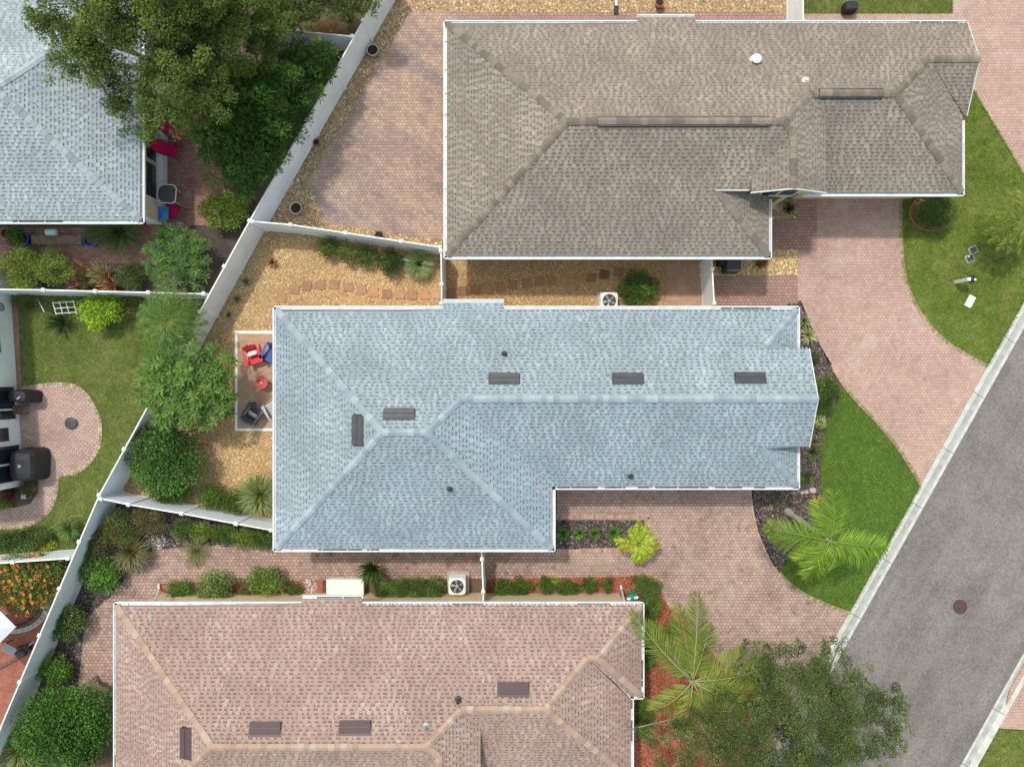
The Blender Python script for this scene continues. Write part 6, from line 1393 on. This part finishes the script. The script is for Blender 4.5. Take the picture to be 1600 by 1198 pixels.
# lower left yard: raised ring bed, canopy, furniture
p = P(22, 940); ring = [(p.x + 1.25 * math.cos(a_), p.y + 1.0 * math.sin(a_), 0.16) for a_ in np.linspace(R(180), R(345), 26)]
o = MB().tube(ring, 0.05, 8).build('bed_edging', M_BLACK); tag(o, 'black curved edging round the orange flowering shrub', 'edging')
rt = thing('stone_border', 'curved pale stone border outside the black edging', 'border', (p.x, p.y - 1.3, 0))
for k, a_ in enumerate(np.linspace(R(235), R(350), 13)):
    M = Matrix.Translation((p.x + 1.55 * math.cos(a_), p.y + 1.28 * math.sin(a_), 0)) @ Matrix.Rotation(a_ + R(90), 4, 'Z'); MB().box(-0.15, 0.15, -0.11, 0.11, 0, 0.12, M, bev=0.02).build('stone', M_CONC, rt)
p = P(25, 979, 2.05); t = thing('patio_umbrella', 'pale blue white patio umbrella corner at the left edge', 'umbrella', (p.x - 1.6, p.y, 0))
um = MB(); V = [(0, 0, 2.6)] + [(1.6 * math.cos(k * math.pi / 2), 1.6 * math.sin(k * math.pi / 2), 2.05) for k in range(4)]
um.add(V, [(0, 1 + k, 1 + (k + 1) % 4) for k in range(4)]); c_ = um.build('canopy', plain('pale_canvas', (0.62, 0.66, 0.70), 0.85, 0.1, 0.05), t, True); sm_ = c_.modifiers.new('thick', 'SOLIDIFY'); sm_.thickness = 0.015
MB().tube([(0, 0, 0), (0, 0, 2.6)], 0.025, 8).build('pole', M_WHITE, t, True)
for k in range(4): MB().tube([(0, 0, 2.53), tuple(Vector(V[1 + k]) - Vector((0, 0, 0.03)))], 0.012, 4).build('rib', M_WHITE, t, True)
p = P(14, 1014, 0.45); t = thing('patio_stool', 'grey slatted patio stool below the umbrella corner', 'stool', (p.x, p.y, 0.012), R(-28))
for i in range(4): MB().box(-0.30, 0.30, -0.17 + i * 0.09, -0.10 + i * 0.09, 0.42, 0.45).build('seat_slat', M_GREYMETAL, t, True)
for sx in (-1, 1):
    for sy in (-1, 1): MB().box(sx * 0.26 - 0.02, sx * 0.26 + 0.02, sy * 0.15 - 0.02, sy * 0.15 + 0.02, 0, 0.42).build('leg', M_DARKMETAL, t, True)
p = P(30, 1022, 0.35); t = thing('garden_pump', 'dark round garden pump beside the diagonal fence', 'pump', (p.x, p.y, 0.012))
MB().lathe([(0.16, 0), (0.18, 0.1), (0.18, 0.28), (0.12, 0.34), (0, 0.35)], 14).build('tank', M_VENTGREY, t, True); MB().tube([(0.1, 0.1, 0.2), (0.3, 0.3, 0.22), (0.5, 0.5, 0.1)], 0.03, 6).build('pipe', M_GREYMETAL, t, True); MB().box(0.12, 0.36, 0.12, 0.34, 0.0, 0.26).build('motor_box', M_BLACK, t, True)
o = MB().bar(P(-6, 1045, 0.06), P(38, 1022, 0.06), 0.12, 0.1).build('timber_edging', M_WOODDARK); tag(o, 'dark timber edging crossing the faded red mulch', 'edging')

# utility things
p = P(1144, 412, 0.9); t = thing('utility_cabinet', 'dark utility cabinet under the brown gutter beside the gate', 'cabinet', (p.x, p.y, 0))
MB().box(-0.22, 0.42, -0.32, 0.3, 0.0, 0.86, bev=0.03).build('body', M_VENTGREY, t, True); MB().box(-0.5, -0.26, -0.02, 0.3, 0.2, 0.8, bev=0.02).build('meter_box', M_BLACK, t, True); MB().box(-0.2, 0.40, -0.30, -0.27, 0.86, 0.885).build('lid_trim', M_GREYMETAL, t, True)
def valve_box(label, px, py, rz):
    p = P(px, py); t = thing('valve_box', label, 'valve box', (p.x, p.y, 0.02), R(rz), group='valve boxes in the lawn')
    MB().box(-0.19, 0.19, -0.17, 0.17, 0.0, 0.035, bev=0.02).build('collar', M_CONC, t, True); MB().box(-0.15, 0.15, -0.13, 0.13, 0.035, 0.05, bev=0.012).build('lid', M_VENTGREY, t, True)
    return t
valve_box('grey valve box, the upper of the two set in the right lawn', 1520, 391, 25)
valve_box('grey valve box with a pale spot, the lower of the two in the right lawn', 1515, 404, 20)
p = P(1515, 403, 0.06); o = MB().lathe([(0.035, 0), (0.035, 0.03), (0, 0.035)], 10).build('marker_cap', M_WHITE); o.location = P(1513.5, 401, 0.07); tag(o, 'tiny white cap on the lower valve box', 'cap')
a_ = P(1493, 441); t = thing('post_light', 'short beige post with a black lamp head standing in the right lawn', 'lamp post', (a_.x, a_.y, 0.018))
MB().box(-0.075, 0.075, -0.075, 0.075, 0, 0.95, bev=0.01).build('post', M_ACBODY, t, True); MB().lathe([(0.09, 0), (0.16, 0.03), (0.17, 0.12), (0.13, 0.2), (0.05, 0.24), (0, 0.25)], 16, Matrix.Translation((0.20, 0.02, 0.72))).build('lamp_head', M_BLACK, t, True); MB().lathe([(0.05, 0), (0.05, 0.02), (0, 0.025)], 10, Matrix.Translation((0.24, -0.02, 0.95))).build('lens', M_WHITE, t, True)
p = P(1515, 471); o = MB().box(-0.16, 0.16, -0.27, 0.27, 0, 0.06, bev=0.03).build('meter_cover', M_WHITE); o.location = (p.x, p.y, 0.018); o.rotation_euler = (0, 0, R(-28)); tag(o, 'white rounded meter cover lying in the right lawn', 'meter cover')
p = P(1501, 948); t = thing('manhole_cover', 'round rusty brown manhole cover in the asphalt road', 'manhole cover', (p.x, p.y, -0.045))
M_IRON = plain('rusty_iron', (0.085, 0.05, 0.045), 0.8, 0.3, 0.25, 14)
MB().lathe([(0.325, -0.02), (0.325, 0.006), (0.29, 0.008)], 36).build('rim', M_IRON, t, True); MB().lathe([(0.285, -0.02), (0.285, 0.012), (0.0, 0.013)], 36).build('lid', M_IRON, t, True)
for k in range(5): MB().box(-0.22 + 0.02 * abs(k - 2), 0.22 - 0.02 * abs(k - 2), -0.21 + k * 0.1, -0.19 + k * 0.1, 0.0125, 0.02).build('tread', M_IRON, t, True)
rg2 = thing('ring_edging', 'red scalloped ring edging round the clipped shrub by the garage', 'edging', P(1452, 335))
for k, a2 in enumerate(np.linspace(R(130), R(395), 22)):
    q = P(1455 + 34 * math.cos(a2), 333 - 28 * math.sin(a2)); M = Matrix.Translation((q.x, q.y, 0)) @ Matrix.Rotation(a2 + R(90), 4, 'Z'); MB().box(-0.10, 0.10, -0.045, 0.045, 0, 0.09, M, bev=0.015).build('brick', M_TERRA, rg2)
slab('mulch_bed', [(1455 + 33 * math.cos(a2), 333 - 27 * math.sin(a2)) for a2 in np.linspace(0, 6.28, 26)[:-1]], 0.034, M_MULCHRP)
p = P(1436, 317, 0.3); t = thing('garden_tap', 'white garden tap post by the brown garage gutter', 'tap', (p.x, p.y, 0)); MB().tube([(0, 0, 0), (0, 0, 0.6), (0.12, 0, 0.62), (0.16, 0, 0.5)], 0.03, 8).build('pipe', M_WHITE, t, True); MB().tube([(-0.16, 0.05, 0.64), (0.06, 0.0, 0.64)], 0.03, 6).build('handle', M_WHITE, t, True)
p = P(963, 12, 0.1); t = thing('splash_block', 'black slotted splash block at the top edge', 'splash block', (p.x, p.y, 0.02)); MB().box(-0.10, 0.10, -0.28, 0.1, 0, 0.08).build('tray', M_BLACK, t, True); MB().tube([(0, 0.05, 0.1), (0, 0.5, 0.14), (0, 1.2, 0.2)], 0.06, 8).build('pipe', M_METALW, t, True)
p = P(1330, 9, 0.5); t = thing('mailbox', 'black mailbox on a white post at the top edge', 'mailbox', (p.x, p.y, 0.0)); MB().tube([(0, 0.35, 0), (0, 0.35, 0.9)], 0.06, 8).build('post', M_WHITE, t, True); MB().box(-0.25, 0.3, -0.2, 0.2, 0.1, 0.55, bev=0.05).build('box', M_BLACK, t, True); MB().box(0.30, 0.33, -0.12, 0.14, 0.2, 0.5).build('door', M_DARKMETAL, t, True)
def rock(label, px, py, r, col, seed):
    rr = np.random.default_rng(seed); V = []; F = []; n = 9; p = P(px, py)
    for i, (s, z) in enumerate(((1, 0), (1.0, 0.35), (0.65, 0.62))):
        for k in range(n): q = r * s * rr.uniform(0.82, 1.12); V.append((q * math.cos(6.283 * k / n), q * math.sin(6.283 * k / n) * 0.8, r * z))
    for i in range(2):
        for k in range(n): k2 = (k + 1) % n; F.append((i * n + k, i * n + k2, (i + 1) * n + k2, (i + 1) * n + k))
    F.append(tuple(2 * n + k for k in range(n)))
    o = MB().add(V, F).build('rock', M_BOULD, smooth=False); o.location = (p.x, p.y, 0.03); return tag(o, label, 'rock', 'rocks in the front mulch bed')
M_BOULD = plain('pale_rock', (0.45, 0.36, 0.31), 0.9, 0.1, 0.2, 8)
rock('largest pale rock in the mulch by the grey roof corner', 1269, 766, 0.17, None, 1); rock('smaller pale rock left of the largest one', 1259, 768, 0.11, None, 2); rock('smallest pale rock nearest the gutter corner', 1253, 769, 0.09, None, 3)
